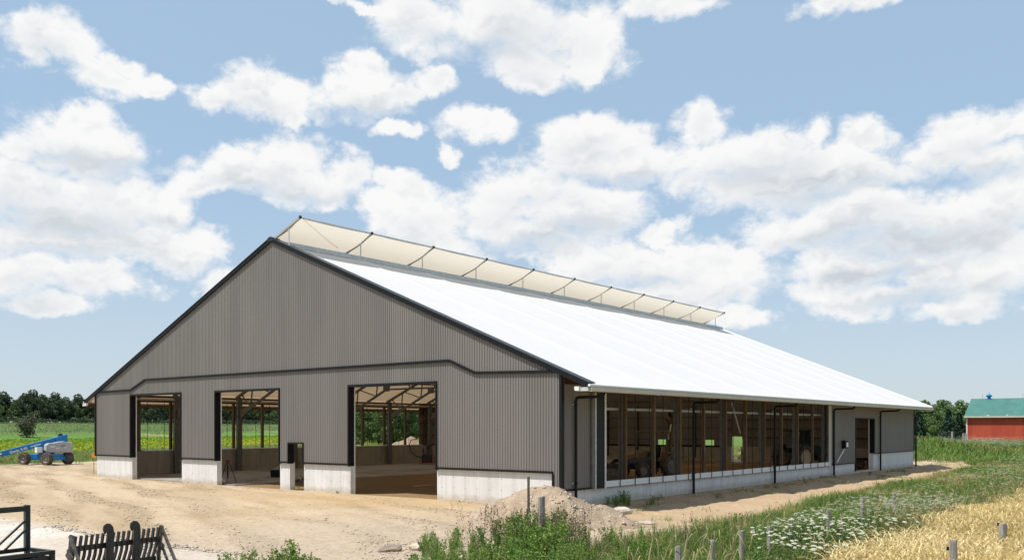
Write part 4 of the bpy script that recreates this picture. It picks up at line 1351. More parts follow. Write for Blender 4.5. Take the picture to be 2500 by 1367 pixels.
MB().tube([(-.45, 0, .5), (-.95, .0, .62), (-1.35, .05, .95), (-1.5, .1, 1.5), (-1.35, .1, 1.9), (-.9, .1, 1.95)], .035, 6).build('hose', 'black_trim', pump, smooth=60)


# ------------------------------------------------------------------ machines inside the barn
bp = AT(1575, 52.2)
hd_ = lv(-.80, -.60, 0).normalized(); sd_ = lv(.60, -.80, 0).normalized()
bh = thing('backhoe_loader', 'dim yellow backhoe loader parked inside behind the open side wall', 'backhoe', (bp[0], bp[1], 0.0))
Q = lambda a, b, z: hd_ * a + sd_ * b + up * z
for s_ in (1, -1):
    wheel(bh, Q(-1.2, .85 * s_, .72), sd_ * s_, .72, .42, rim='rim_grey')
    wheel(bh, Q(1.0, .80 * s_, .48), sd_ * s_, .48, .30, rim='rim_grey')
MB().bar(Q(-1.6, 0, .75), Q(1.5, 0, .75), .7, .4).build('frame', 'black_paint', bh)
MB().prism([Q(1.65, .42, .85), Q(1.65, .42, 1.35), Q(.2, .42, 1.62), Q(.2, .42, .85)], sd_ * -.84).build('bonnet', 'machine_yellow', bh, bevel=.05)
cab = MB()
for (a_, b_) in ((.15, .62), (-1.35, .62), (.15, -.62), (-1.35, -.62)):
    cab.bar(Q(a_, b_, .95), Q(a_ - .12, b_ * .92, 2.55), .08, .08)
cab.build('cab_frame', 'black_paint', bh)
MB().bar(Q(.12, 0, 2.62), Q(-1.55, 0, 2.62), 1.3, .12).build('cab_roof', 'machine_yellow', bh, bevel=.03)
MB().bar(Q(-.5, 0, 1.25), Q(-.95, 0, 1.25), .5, .2).bar(Q(-.92, 0, 1.3), Q(-1.0, 0, 1.85), .5, .12).build('seat', 'black_trim', bh)
for s_ in (1, -1):
    MB().prism([Q(-1.95, .62 * s_, 1.15), Q(-1.75, .62 * s_, 1.5), Q(-.75, .62 * s_, 1.5), Q(-.45, .62 * s_, 1.05), Q(-.8, .62 * s_, 1.40), Q(-1.6, .62 * s_, 1.40)], sd_ * (.46 * s_)).build('fender', 'machine_yellow', bh)
    MB().bar(Q(.0, .58 * s_, 1.15), Q(1.9, .58 * s_, 1.0), .1, .2).bar(Q(1.85, .58 * s_, 1.05), Q(2.6, .58 * s_, .35), .1, .18).build('loader_arm', 'black_paint', bh)
MB().prism([Q(2.5, 1.1, .12), Q(3.3, 1.1, .06), Q(2.75, 1.1, .25), Q(2.7, 1.1, .62), Q(2.95, 1.1, .92), Q(2.6, 1.1, .88), Q(2.45, 1.1, .5)], sd_ * -2.2).build('bucket', 'worn_steel', bh)
MB().bar(Q(-1.7, 0, .9), Q(-2.35, 0, 3.05), .22, .3).bar(Q(-2.3, 0, 3.1), Q(-1.75, 0, 3.5), .2, .24).build('boom', 'machine_yellow', bh)
MB().bar(Q(-2.1, 0, 3.35), Q(-2.75, 0, 1.7), .2, .26).build('dipper', 'machine_yellow', bh)
MB().tube([Q(-1.75, .14, 2.2), Q(-2.0, .14, 3.1)], .05, 8).build('cylinder', 'galvanised', bh)
MB().prism([Q(-2.9, .3, 1.75), Q(-2.5, .3, 1.5), Q(-2.35, .3, 1.0), Q(-2.7, .3, .75), Q(-3.0, .3, 1.1)], sd_ * -.6).build('hoe_bucket', 'worn_steel', bh)
# tractor
tp_ = AT(1950, 63.5)
tg = lv(.80, .60, 0).normalized(); ts = lv(.60, -.80, 0).normalized()
trc = thing('farm_tractor', 'dark farm tractor with cream wheel rims in the far inner corner', 'tractor', (tp_[0], tp_[1], 0.0))
Q2 = lambda a, b, z: tg * a + ts * b + up * z
for s_ in (1, -1):
    wheel(trc, Q2(-.7, .9 * s_, .85), ts * s_, .85, .5, rim='rim_cream', rimr=.62)
    wheel(trc, Q2(1.75, .85 * s_, .55), ts * s_, .55, .36, rim='rim_cream', rimr=.6)
MB().bar(Q2(-1.0, 0, .9), Q2(2.0, 0, .8), .6, .5).build('frame', 'black_paint', trc)
MB().prism([Q2(.6, .4, 1.0), Q2(.6, .4, 1.75), Q2(1.9, .4, 1.6), Q2(2.25, .4, 1.4), Q2(2.25, .4, .85)], ts * -.8).build('bonnet', 'tractor_green', trc, bevel=.08)
MB().prism([Q2(.6, .62, 1.1), Q2(.5, .58, 2.65), Q2(-.75, .58, 2.65), Q2(-.95, .62, 1.5), Q2(-.6, .62, 1.1)], ts * -1.2).build('cab', 'window_glass', trc, bevel=.04)
MB().bar(Q2(.65, 0, 2.72), Q2(-.9, 0, 2.72), 1.35, .14).build('cab_roof', 'tractor_green', trc, bevel=.04)
MB().tube([Q2(.9, .45, 1.7), Q2(.9, .45, 2.5)], .05, 8).build('exhaust', 'black_paint', trc)
for s_ in (1, -1):
    MB().prism([Q2(-1.5, .6 * s_, 1.3), Q2(-1.2, .6 * s_, 1.78), Q2(-.3, .6 * s_, 1.78), Q2(.15, .6 * s_, 1.2), Q2(-.3, .6 * s_, 1.68), Q2(-1.15, .6 * s_, 1.68)], ts * (.5 * s_)).build('fender', 'tractor_green', trc)

# trailer load seen through the side doorway
wp = AT(2105, 64.5)
wag = thing('feed_cart', 'pale covered cart standing inside the side doorway', 'cart', (wp[0], wp[1], 0.0), YAW)
MB().box(-1.0, 1.0, -.6, .6, .55, .75).build('bed', 'black_paint', wag)
MB().prism([(-1.0, -.6, .75), (1.0, -.6, .75), (.85, -.6, 1.15), (.3, -.6, 1.32), (-.85, -.6, 1.36)], (0, 1.2, 0)).build('tarp', 'cream_metal', wag, bevel=.05)
for s_ in (1, -1):
    wheel(wag, (.4 * s_, -.65, .33), (0, -1, 0), .33, .2)

# ------------------------------------------------------------------ red barn
ry0, rx0, rx1 = 137.8, -15.73, 14.0
rb = thing('red_barn', 'old red barn with faded green metal roof beyond the weeds', 'barn')
rzb, rze, ryr, rzr = 0.3, 4.70, 142.6, 7.75
sp, pr_ = 0.9, 0.225
for i in range(int((rx1 - rx0) / sp)):
    a_ = rx0 + i * sp
    mb = MB()
    for k in range(4):
        u = a_ + k * pr_
        mb.quad((u, ry0, rzb), (u + .18, ry0, rzb), (u + .18, ry0, rze), (u, ry0, rze))
        mb.quad((u + .18, ry0, rzb), (u + .2, ry0 - .025, rzb), (u + .2, ry0 - .025, rze), (u + .18, ry0, rze))
        mb.quad((u + .2, ry0 - .025, rzb), (u + .225, ry0, rzb), (u + .225, ry0, rze), (u + .2, ry0 - .025, rze))
    mb.build('siding_panel', 'red_siding', rb)
    mb = MB()
    for k in range(4):
        u = a_ + k * pr_ - .3
        y1, z1, y2, z2 = ry0 - .45, rze + .02, ryr, rzr
        mb.quad((u, y1, z1), (u + .18, y1, z1), (u + .18, y2, z2), (u, y2, z2))
        mb.quad((u + .18, y1, z1), (u + .2, y1, z1 + .03), (u + .2, y2, z2 + .03), (u + .18, y2, z2))
        mb.quad((u + .2, y1, z1 + .03), (u + .225, y1, z1), (u + .225, y2, z2), (u + .2, y2, z2 + .03))
    mb.build('roof_panel', 'green_roof', rb)
MB().quad((rx0 - .3, ryr, rzr), (rx1, ryr, rzr), (rx1, 2 * ryr - ry0 + .45, rze), (rx0 - .3, 2 * ryr - ry0 + .45, rze)).build('rear_roof', 'green_roof', rb)
MB().prism([(rx0, ry0 + .02, rzb), (rx0, ry0 + .02, rze), (rx0, ryr, rzr - .05), (rx0, 2 * ryr - ry0, rze), (rx0, 2 * ryr - ry0, rzb)], (.05, 0, 0)).build('gable_wall', 'red_siding', rb)
MB().box(rx0 - .3, rx1, ry0 - .58, ry0 - .46, rze - .20, rze + .05).build('gutter', 'cream_metal', rb)
MB().box(rx0 - .3, rx1, ry0 - .455, ry0 - .03, rze - .06, rze - .03).build('soffit', 'white_paint', rb)
MB().box(rx0 - .06, rx0 + .12, ry0 - .06, ry0 - .03, rzb, rze).build('corner_board', 'white_paint', rb)
MB().box(-11.6, rx1, ry0 - .08, ry0 - .03, 0.25, 0.62).build('base_board', 'yellow_band', rb)
vx = AT(2410, 152)[0]
v_ = MB().lathe((vx + .2, ryr, rzr - .15), (0, 0, 1), [(0, .30), (.38, .28), (.40, .18), (.46, .46), (.62, .50), (.72, .34), (.86, .26), (.92, .05), (1.18, .02)], 14).build('roof_ventilator', 'lift_blue', rb, smooth=40)
for x in (-14.3, -8.3):
    MB().tube([(x, ryr, rzr), (x, ryr, rzr + .75)], .02, 5).build('lightning_rod', 'grey_steel', rb)
MB().tube([(-15.2, ry0 - .5, 1.15), (-9.9, ry0 - .9, 1.15)], .04, 6).tube([(-9.9, ry0 - .9, 1.15), (-9.9, ry0 - .9, .2)], .04, 6).build('pen_rail', 'worn_steel', rb)


# ------------------------------------------------------------------ trees
def rand_unit(n, r=rng):
    v = r.normal(size=(n, 3)); return v / np.linalg.norm(v, axis=1)[:, None]


def leaf_cloud(pts, size, r=rng, nrm=None):
    """bent leaf-clump quads at pts"""
    n = len(pts)
    a = rand_unit(n, r)
    b = np.cross(a, rand_unit(n, r)); b /= np.linalg.norm(b, axis=1)[:, None] + 1e-9
    s = (size * r.uniform(.6, 1.35, n))[:, None]
    c = np.cross(a, b)
    v0 = pts - a * s * .5 - b * s * .32; v1 = pts + a * s * .1 - b * s * .5 + c * s * .15
    v2 = pts + a * s * .55 + b * s * .1; v3 = pts - a * s * .1 + b * s * .5 + c * s * .2
    V = np.stack([v0, v1, v2, v3], 1).reshape(-1, 3)
    F = np.arange(4 * n).reshape(n, 4)
    return V, F


def make_tree(h, rw, kind, seed, nleaf=3600, leafsize=.55, trunk_r=.28, clear=.12):
    """returns trunk mesh, crown mesh; base at origin"""
    r = np.random.default_rng(seed); pr = random.Random(seed)
    tr = MB()
    top = h * .8
    pts = [(pr.uniform(-.15, .15) * i * .3, pr.uniform(-.15, .15) * i * .3, top * i / 5) for i in range(6)]
    tr.tube(pts, [trunk_r * (1 - .17 * i) for i in range(6)], 7)
    cl = []
    nl = 15
    for k in range(nl):
        t = clear + (1 - clear) * ((k + .5) / nl)
        z0 = h * t * .78
        th = k * 2.4 + pr.uniform(-.5, .5)
        prof = math.sin(math.pi * min(1, (t * .86 + .16))) ** .7
        L = rw * prof * pr.uniform(.65, 1.0)
        e = Vector((math.cos(th) * L, math.sin(th) * L, z0 + L * pr.uniform(.15, .55)))
        q = Vector((0, 0, z0 * .9))
        tr.tube([q, q.lerp(e, .5) + Vector((0, 0, L * .08)), e], [trunk_r * .32 * (1.1 - t), trunk_r * .2 * (1.1 - t), .02], 5, cap=False)
        cl.append((e, rw * pr.uniform(.30, .46)))
        cl.append((q.lerp(e, .55) + Vector((0, 0, .3)), rw * pr.uniform(.28, .40)))
    cl.append((Vector((0, 0, h * .90)), rw * .36)); cl.append((Vector((.3, .2, h * .80)), rw * .45))
    per = nleaf // len(cl)
    P_ = []
    for (c, rad) in cl:
        d = rand_unit(per, r)
        rr = rad * r.uniform(.55, 1.08, per) ** .6
        p = np.array(c)[None] + d * rr[:, None] * np.array([[1.08, 1.08, .82]])
        P_.append(p)
    P_ = np.concatenate(P_)
    P_ = P_[P_[:, 2] > h * clear * .5]
    V, F = leaf_cloud(P_, leafsize, r)
    return tr.mesh('trunk', 'bark', smooth=60), np_mesh('crown', V, F, kind)


def make_spruce(h, rw, seed):
    r = np.random.default_rng(seed); pr = random.Random(seed)
    tr = MB().tube([(0, 0, 0), (0, 0, h * .5), (0, 0, h * .97)], [.16, .09, .02], 6)
    P_ = []
    for k in range(22):
        z = h * (.06 + .9 * k / 22); L = rw * (1 - k / 23.0)
        for j in range(9):
            th = j * .7 + k * 1.3
            s = r.uniform(.15, 1, 16)
            P_.append(np.stack([np.cos(th) * L * s + r.normal(0, .10, 16), np.sin(th) * L * s + r.normal(0, .10, 16), z - s * L * .22 + r.normal(0, .08, 16)], 1))
    V, F = leaf_cloud(np.concatenate(P_), .42, r)
    return tr.mesh('trunk', 'bark'), np_mesh('crown', V, F, 'leaf_spruce')


TREES = {
    'oak': [make_tree(13.5, 4.6, 'leaf_oak', 10 + i, nleaf=4200, leafsize=.62) for i in range(5)],
    'light': [make_tree(11.0, 3.6, 'leaf_light', 30 + i, nleaf=3200, leafsize=.50, clear=.06) for i in range(4)],
    'near': [make_tree(11.0, 3.2, 'leaf_light', 40 + i, nleaf=6500, leafsize=.30, clear=.03, trunk_r=.18) for i in range(3)],
    'spruce': [make_spruce(7.5, 2.4, 60 + i) for i in range(2)],
}


def plant_tree(kind, i, x, y, sc, name, label, group=None, zs=1.0, dz=0.0):
    tm, cm = TREES[kind][i % len(TREES[kind])]
    o = thing(name, label, 'tree', (x, y, float(ground_z(x, y)) - .1 + dz), random.uniform(0, 6.28), group)
    o.scale = (sc, sc, sc * zs)
    link('trunk', tm, o); link('crown', cm, o)
    return o


# the wood beyond the corn field: a row one can tell apart, seen past the barn and through its openings
tq = []
for row, (qv, step, dn) in enumerate(((-338, 6.2, 0), (-347, 6.5, 3.0), (-358, 8.0, 5.0))):
    t = 60.0 + dn
    while t < 640:
        tq.append((row, qv + random.uniform(-4, 4), t)); t += step * random.uniform(.7, 1.3)
for row, qv, t in tq:
    x, y = NQ[0] * qv + WQ[0] * t, NQ[1] * qv + WQ[1] * t
    dx, dy = x - CX, y - CY
    dep_ = dx * FW[0] + dy * FW[1]
    px = PCX + FPX * (dx * RT[0] + dy * RT[1]) / dep_
    if px < -45 or px > 1040: continue
    if 250 < px < 300 or 455 < px < 520 or 700 < px < 840: continue      # wholly behind the barn
    sc = random.uniform(.80, 1.12) * (1.0 + .08 * row)
    if row == 0 and random.random() < .3:
        plant_tree('light', random.randrange(4), x, y, sc * .92, 'wood_edge_tree', 'paler green tree in the long wood beyond the corn field', 'pale trees of the far wood')
    else:
        plant_tree('oak', random.randrange(5), x, y, sc, 'wood_edge_tree', 'dark round-crowned tree in the long wood beyond the corn field', 'dark trees of the far wood')
# low scrub along the foot of the wood
sP = []
for k in range(420):
    t = random.uniform(60, 640); qv = -331 + random.uniform(-2.5, 2)
    x, y = NQ[0] * qv + WQ[0] * t, NQ[1] * qv + WQ[1] * t
    z = float(ground_z(x, y)); h = random.uniform(1.2, 3.4)
    d = rand_unit(60) * np.array([[h * .8, h * .8, h * .55]]) * rng.uniform(.6, 1, (60, 1)) + np.array([[x, y, z + h * .5]])
    sP.append(d)
V, F = leaf_cloud(np.concatenate(sP), .75)
tag(link('scrub', np_mesh('scrub', V, F, 'leaf_oak')), 'low dark scrub along the foot of the far wood', 'scrub', kind='stuff')

# nearer trees seen through the large doorway
for k, (px, d, sc, kd) in enumerate(((862, 165, .95, 'near'), (884, 150, .8, 'near'), (905, 172, 1.1, 'oak'), (925, 158, 1.0, 'near'), (948, 148, .9, 'near'), (968, 165, 1.05, 'oak'), (990, 150, 1.05, 'near'), (1012, 155, .95, 'near'), (1030, 168, 1.1, 'oak'), (895, 190, 1.0, 'oak'), (940, 195, 1.1, 'oak'), (1000, 190, 1.0, 'oak'))):
    x, y, _ = AT(px, d)
    plant_tree(kd, k, x, y, sc * .85, 'hedgerow_tree', 'slender tree seen through the big doorway behind the dirt pile' if kd == 'near' else 'dark tree standing behind the slender trees seen through the big doorway', 'hedgerow trees behind the barn' if kd == 'near' else 'dark hedgerow trees behind the barn')
# trees by the red barn
for k, (px, d, sc, kd) in enumerate(((2232, 172, .82, 'light'), (2256, 182, .92, 'light'), (2280, 170, .80, 'near'), (2300, 186, .95, 'light'), (2322, 178, .82, 'near'), (2344, 190, .95, 'light'), (2262, 200, .95, 'light'), (2310, 205, 1.0, 'light'), (2362, 200, .92, 'light'))):
    x, y, _ = AT(px, d)
    plant_tree(kd, k, x, y, sc * .80, 'hedge_tree', 'leafy light green tree between the new barn and the red barn', 'leafy trees beside the red barn')
for k, (px, d, sc) in enumerate(((2316, 150, .78), (2342, 153, .72), (2243, 155, .7))):
    x, y, _ = AT(px, d)
    plant_tree('spruce', k, x, y, sc, 'spruce_tree', ['dark spruce with layered boughs left of the red barn', 'dark spruce close to the red barn corner', 'dark spruce low behind the new barn downspout'][k])

# half-bare sapling in front of the corn
sx, sy, _ = AT(65, 238)
sap = thing('sapling', 'scrubby half-bare small tree standing in the field edge before the corn', 'tree', (sx, sy, 0.0))
tb = MB(); Pl = []
rr_ = random.Random(3)
for k in range(9):
    th = k * .7; L = rr_.uniform(2.8, 7.0)
    e = Vector((math.cos(th) * L * .32, math.sin(th) * L * .32, L))
    tb.tube([(0, 0, 0), e * .5 + Vector((0, 0, .2)), e], [.12, .06, .02], 5)
    for j in range(7):
        s = rr_.uniform(.35, .95); b0 = e * s
        b1 = b0 + Vector((rr_.uniform(-1.3, 1.3), rr_.uniform(-1.3, 1.3), rr_.uniform(.3, 1.6)))
        tb.tube([b0, b1], [.03, .01], 4)
        if b0.z < 5.0: Pl.append(np.array(b1)[None] + rng.normal(0, .45, (26, 3)))
d = rng.normal(0, 1, (420, 3)) * np.array([[1.0, 1.0, 1.3]]) + np.array([[0, 0, 2.0]])
Pl.append(d[d[:, 2] > .1])
tb.build('trunk', 'bare_branch', sap)
V, F = leaf_cloud(np.concatenate(Pl), .38)
link('crown', np_mesh('crown', V, F, 'leaf_sapling'), sap)


# ------------------------------------------------------------------ ground cover
def vis_mask(x, y, z, pad=30):
    dx, dy = x - CX, y - CY
    d = dx * FW[0] + dy * FW[1]
    l = dx * RT[0] + dy * RT[1]
    px = PCX + FPX * l / np.maximum(d, .1); py = HY - FPX * (z - CAMZ) / np.maximum(d, .1)
    return (d > 2) & (px > -pad - 4500 / np.maximum(d, 8)) & (px < 2500 + pad + 4500 / np.maximum(d, 8)) & (py < 1367 + 160), d, px, py


def in_barn(x, y, e=.25):
    return (x > -BW - e) & (x < e) & (y > -e) & (y < BL + e)


# blade tuft template: three bent blades
def blade_tuft(nb=4, spread=.10, w=.014, seed=1):
    r = np.random.default_rng(seed); V = []; F = []
    for i in range(nb):
        th = r.uniform(0, 6.28); c, s = math.cos(th), math.sin(th)
        bx, by = r.normal(0, spread), r.normal(0, spread)
        h = r.uniform(.6, 1.0); b = r.uniform(.15, .45)
        o = len(V)
        V += [(bx - s * w, by + c * w, 0), (bx + s * w, by - c * w, 0), (bx + c * b * .4 + s * w * .7, by + s * b * .4 - c * w * .7, h * .6), (bx + c * b * .4 - s * w * .7, by + s * b * .4 + c * w * .7, h * .6), (bx + c * b + .002, by + s * b, h), (bx + c * b - .002, by + s * b, h)]
        F += [(o, o + 1, o + 2, o + 3), (o + 3, o + 2, o + 4, o + 5)]
    return np.array(V), np.array(F)


TUFTS = [blade_tuft(5, .12, .016, s) for s in range(4)]


def strew(n, xr, yr, keep, h0, h1, m, name, label, cat, tintf=None, tmpls=TUFTS, hsc=None, lean=.25, z0=-.02):
    x = rng.uniform(*xr, n); y = rng.uniform(*yr, n)
    k = keep(x, y) > rng.uniform(0, 1, n)
    z = ground_z(x, y)
    vm, d, px, py = vis_mask(x, y, z)
    k &= vm
    x, y, z, d = x[k], y[k], z[k], d[k]
    sets = []
    which = rng.integers(0, len(tmpls), len(x))
    tint = np.clip(tintf(x, y), 0, 1) if tintf is not None else rng.uniform(0, .4, len(x))
    for i, tm in enumerate(tmpls):
        q = which == i
        if not q.any(): continue
        sc = rng.uniform(h0, h1, q.sum())
        sets.append(scatter(tm, np.stack([x[q], y[q], z[q] + z0], 1), rng.uniform(0, 6.28, q.sum()), sc, lean=rng.normal(0, lean, (q.sum(), 2)) + np.array([[.10, -.08]]), tint=tint[q], hscale=(np.clip(sc, .35, 1.2) * np.clip(d[q] / 22, 1, 3.0)) if hsc is None else np.full(q.sum(), hsc)))
    V, F, Tn = join_sets(sets)
    o = link(name, np_mesh(name, V, F, m, tint=Tn))
    tag(o, label, cat, kind='stuff')
    return o


def grass_keep(x, y):
    e = side_edge(y)
    n1 = fbm(x, y, 3.0, 4, 11); n2 = fbm(x, y, .9, 3, 12)
    k = sstep(x + (n1 - .5) * 2.2 + (n2 - .5) * 1.0, e - .3, e + .9)
    return k * (1 - .75 * sstep(x, 11.5, 12.6)) * sstep(y, -16.5, -14) * (~in_barn(x, y))


strew(47000, (1.5, 16), (-16, 62), grass_keep, .16, .44, 'grass_blade', 'grass', 'green grass bank between the bare strip and the wheat', 'grass', tintf=lambda x, y: sstep(fbm(x, y, 2.2, 3, 21), .50, .72) * .8 + rng.uniform(-.1, .25, len(x)))
# sparse tufts on the bare strip and round the barn foot
strew(5200, (.3, 7), (-4, 62), lambda x, y: sstep(fbm(x, y, 1.4, 3, 31), .60, .70) * (x < side_edge(y) + .3) * .8, .08, .26, 'grass_blade', 'grass_tufts', 'thin grass tufts on the bare sandy strip', 'grass', tintf=lambda x, y: rng.uniform(.0, .5, len(x)))
# tall weedy growth on the bank and towards the red barn
strew(32000, (-30, 34), (50, 136), lambda x, y: sstep(y - 1.2 * np.clip(x, -6, 0) + (fbm(x, y, 4, 3, 11) - .5) * 3, 55, 57.5) * (1 - .4 * sstep(y, 80, 110)), .30, .85, 'grass_blade', 'tall_weeds', 'tall green weeds on the bank past the back corner of the new barn', 'weeds', tintf=lambda x, y: sstep(fbm(x, y, 7, 3, 22), .48, .75) * .7 + rng.uniform(-.15, .2, len(x)))
# rough grass between yard and mustard on the left
strew(26000, (-110, -40), (-20, 60), lambda x, y: sstep(-(NQ[0] * x + NQ[1] * y), 49, 51) * sstep(NQ[0] * x + NQ[1] * y, -72, -64), .25, .7, 'grass_blade', 'field_margin_grass', 'rough green grass margin between the yard and the yellow mustard', 'grass', tintf=lambda x, y: rng.uniform(0, .45, len(x)))


# mustard strip
def mustard_tuft(seed):
    r = np.random.default_rng(seed); P_ = np.stack([r.normal(0, .30, 10), r.normal(0, .30, 10), r.uniform(.25, 1.0, 10)], 1)
    return leaf_cloud(P_, .15, r)


def mustard_tint(x, y):
    q = -(NQ[0] * x + NQ[1] * y)
    return np.clip(sstep(q + (fbm(x, y, 16, 3, 41) - .5) * 30, 92, 116) + (fbm(x, y, 5, 3, 42) - .28) * 1.7 + rng.uniform(-.35, .35, len(x)), 0, 1)


strew(42000, (-210, -55), (-40, 230), lambda x, y: sstep(-(NQ[0] * x + NQ[1] * y), 63, 67) * sstep(NQ[0] * x + NQ[1] * y, -128, -118), .6, 1.0, 'mustard', 'mustard_field', 'strip of yellow flowering mustard in the field behind the lift', 'flowers', tintf=mustard_tint, tmpls=[mustard_tuft(s) for s in range(3)], hsc=1.3)


# corn: front rows stand as a dark green wall, the tops run on up the slope
def corn_plant(seed):
    r = np.random.default_rng(seed); V = []; F = []
    for i in range(5):
        th = r.uniform(0, 6.28); c, s = math.cos(th), math.sin(th); z = .2 + .75 * i / 5; w = .05; L = r.uniform(.35, .6)
        o = len(V)
        V += [(-s * w, c * w, z), (s * w, -c * w, z), (c * L * .6 + s * w, s * L * .6 - c * w, z + .22), (c * L * .6 - s * w, s * L * .6 + c * w, z + .22), (c * L + .01, s * L, z + .06), (c * L - .01, s * L, z + .06)]
        F += [(o, o + 1, o + 2, o + 3), (o + 3, o + 2, o + 4, o + 5)]
    return np.array(V), np.array(F)


strew(20000, (-400, -150), (-60, 620), lambda x, y: sstep(-(NQ[0] * x + NQ[1] * y), 193.5, 195) * sstep(NQ[0] * x + NQ[1] * y, -204, -200), 1.5, 2.1, 'corn_leaf', 'corn_rows', 'dark front rows of the corn field below the wood', 'corn', tmpls=[corn_plant(s) for s in range(3)], hsc=1.5, lean=.03)
strew(48000, (-540, -180), (-60, 720), lambda x, y: sstep(-(NQ[0] * x + NQ[1] * y), 200, 204) * sstep(NQ[0] * x + NQ[1] * y, -336, -330), .5, .8, 'corn_leaf', 'corn_field', 'pale tasselled corn tops rising towards the wood', 'corn', tintf=lambda x, y: .55 + .35 * np.sign(np.sin((NQ[0] * x + NQ[1] * y) * .22)) * .5 + rng.uniform(-.25, .25, len(x)), tmpls=[corn_plant(s) for s in range(3)], hsc=1.6, lean=.03)


# ------------------------------------------------------------------ wheat
def wheat_stalk(seed):
    r = np.random.default_rng(seed); V = []; F = []

    def ribbon(p, w):
        o = len(V)
        for i, q in enumerate(p):
            V.append((q[0] - w[i], q[1], q[2])); V.append((q[0] + w[i], q[1], q[2]))
        for i in range(len(p) - 1):
            F.append((o + 2 * i, o + 2 * i + 1, o + 2 * i + 3, o + 2 * i + 2))
    b = r.uniform(.05, .16)
    ribbon([(0, 0, 0), (0, b * .2, .55), (0, b * .6, .82)], [.004, .004, .003])
    hd = [(0, b * .6, .80), (0, b * 1.1, .90), (0, b * 1.9, .965), (0, b * 2.7, .95)]
    ribbon(hd, [.003, .0075, .0075, .0025])
    o = len(V)
    for i, q in enumerate(hd):
        w = [.003, .0075, .0075, .0025][i]
        V.append((q[0], q[1] - w, q[2] - w * .6)); V.append((q[0], q[1] + w, q[2] + w * .6))
    for i in range(3): F.append((o + 2 * i, o + 2 * i + 1, o + 2 * i + 3, o + 2 * i + 2))
    return np.array(V), np.array(F)
    th = r.uniform(0, 6.28); c, s = math.cos(th), math.sin(th)
    o = len(V); z = r.uniform(.3, .6)
    V += [(0, 0, z), (.012 * s, -.012 * c, z), (c * .14 + .010 * s, s * .14 - .010 * c, z + .06), (c * .14, s * .14, z + .06), (c * .24 + .004, s * .24, z - .05), (c * .24, s * .24, z - .05)]
    F += [(o, o + 1, o + 2, o + 3), (o + 3, o + 2, o + 4, o + 5)]
    return np.array(V), np.array(F)


WH = [wheat_stalk(s) for s in range(5)]
# edge of the crop as seen: crop tops at 0.85 m
EDGE = [G(px, py, .95) for (px, py) in ((1900, 1400), (1985, 1367), (2130, 1315), (2250, 1272), (2380, 1225), (2500, 1186))]
EDGE.sort(key=lambda p: p[1])
EY = [p[1] for p in EDGE]; EXs = [p[0] for p in EDGE]


def wheat_edge(y):
    sl = (EXs[-1] - EXs[-3]) / (EY[-1] - EY[-3])
    return np.where(y > EY[-1], EXs[-1] + sl * (y - EY[-1]), np.interp(y, EY, EXs))


def wheat_keep(x, y):
    n1 = fbm(x, y, 1.6, 3, 51)
    d = np.hypot(x - CX, y - CY)
    return sstep(x + (n1 - .5) * 1.4, wheat_edge(y) - .25, wheat_edge(y) + .35) * np.clip(16 / d, .16, 1) * (d > 6)


strew(140000, (12.3, 21.5), (-20, 20), wheat_keep, .74, .93, 'wheat', 'wheat_field', 'ripe golden wheat filling the near right corner', 'wheat', tintf=lambda x, y: sstep(fbm(x, y, 1.7, 3, 52), .55, .8) * .8 + rng.uniform(-.1, .35, len(x)), tmpls=WH, hsc=1.0, lean=.10)
# tall dry grass heads in front of the wheat and among the weeds
strew(22000, (6, 19), (-16, 34), lambda x, y: sstep(x, wheat_edge(y) - 4.2, wheat_edge(y) - .8) * sstep(fbm(x, y, 1.5, 3, 63), .36, .58) * sstep(-x, -wheat_edge(y) - .3, -wheat_edge(y) + .4) * np.clip(18 / np.hypot(x - CX, y - CY), .25, 1), .7, 1.1, 'dry_grass', 'dry_grass', 'tall straw-coloured grass along the wheat edge', 'grass', tmpls=WH + TUFTS[:1], hsc=1.0, lean=.16)


# ------------------------------------------------------------------ leafy weeds
def weed_plant(h, nst, seed, leaf=.055, rad=.22, dens=30):
    r = np.random.default_rng(seed); Vs, Fs, o = [], [], 0
    for i in range(nst):
        th = r.uniform(0, 6.28); L = h * r.uniform(.65, 1.0); sp = rad * r.uniform(.2, 1.0)
        n = dens
        t = r.uniform(.12, 1, n)
        base = np.stack([np.cos(th) * sp * t ** 1.4, np.sin(th) * sp * t ** 1.4, L * t], 1)
        w = (.09 * (1.15 - t))[:, None]
        p = base + r.normal(0, 1, (n, 3)) * w * np.array([[1, 1, .5]])
        V, F = leaf_cloud(p, leaf, r)
        Vs.append(V); Fs.append(F + o); o += len(V)
        st = np.array([(-.005, 0, 0), (.005, 0, 0), (np.cos(th) * sp + .002, np.sin(th) * sp, L), (np.cos(th) * sp - .002, np.sin(th) * sp, L)])
        Vs.append(st); Fs.append(np.array([[0, 1, 2, 3]]) + o); o += 4
    return np.concatenate(Vs), np.concatenate(Fs)


WD = [weed_plant(1.0, 7, 70 + i, leaf=.052 if i % 2 else .038, rad=.32, dens=58) for i in range(5)]


def weeds(pts, name, label, m='weed_leaf', cat='weeds', tmpls=WD, tint=None):
    pts = np.array(pts); sets = []
    wh = rng.integers(0, len(tmpls), len(pts))
    for i, tm in enumerate(tmpls):
        q = wh == i
        if not q.any(): continue
        P_ = np.stack([pts[q, 0], pts[q, 1], ground_z(pts[q, 0], pts[q, 1]) - .03], 1)
        tn = rng.uniform(0, .55, q.sum()) if tint is None else tint[q]
        sets.append(scatter(tm, P_, rng.uniform(0, 6.28, q.sum()), pts[q, 2], lean=rng.normal(0, .08, (q.sum(), 2)), tint=tn, hscale=np.clip(pts[q, 2] * 1.1, .3, 1.0)))
    V, F, Tn = join_sets(sets)
    return tag(link(name, np_mesh(name, V, F, m, tint=Tn)), label, cat, kind='stuff')


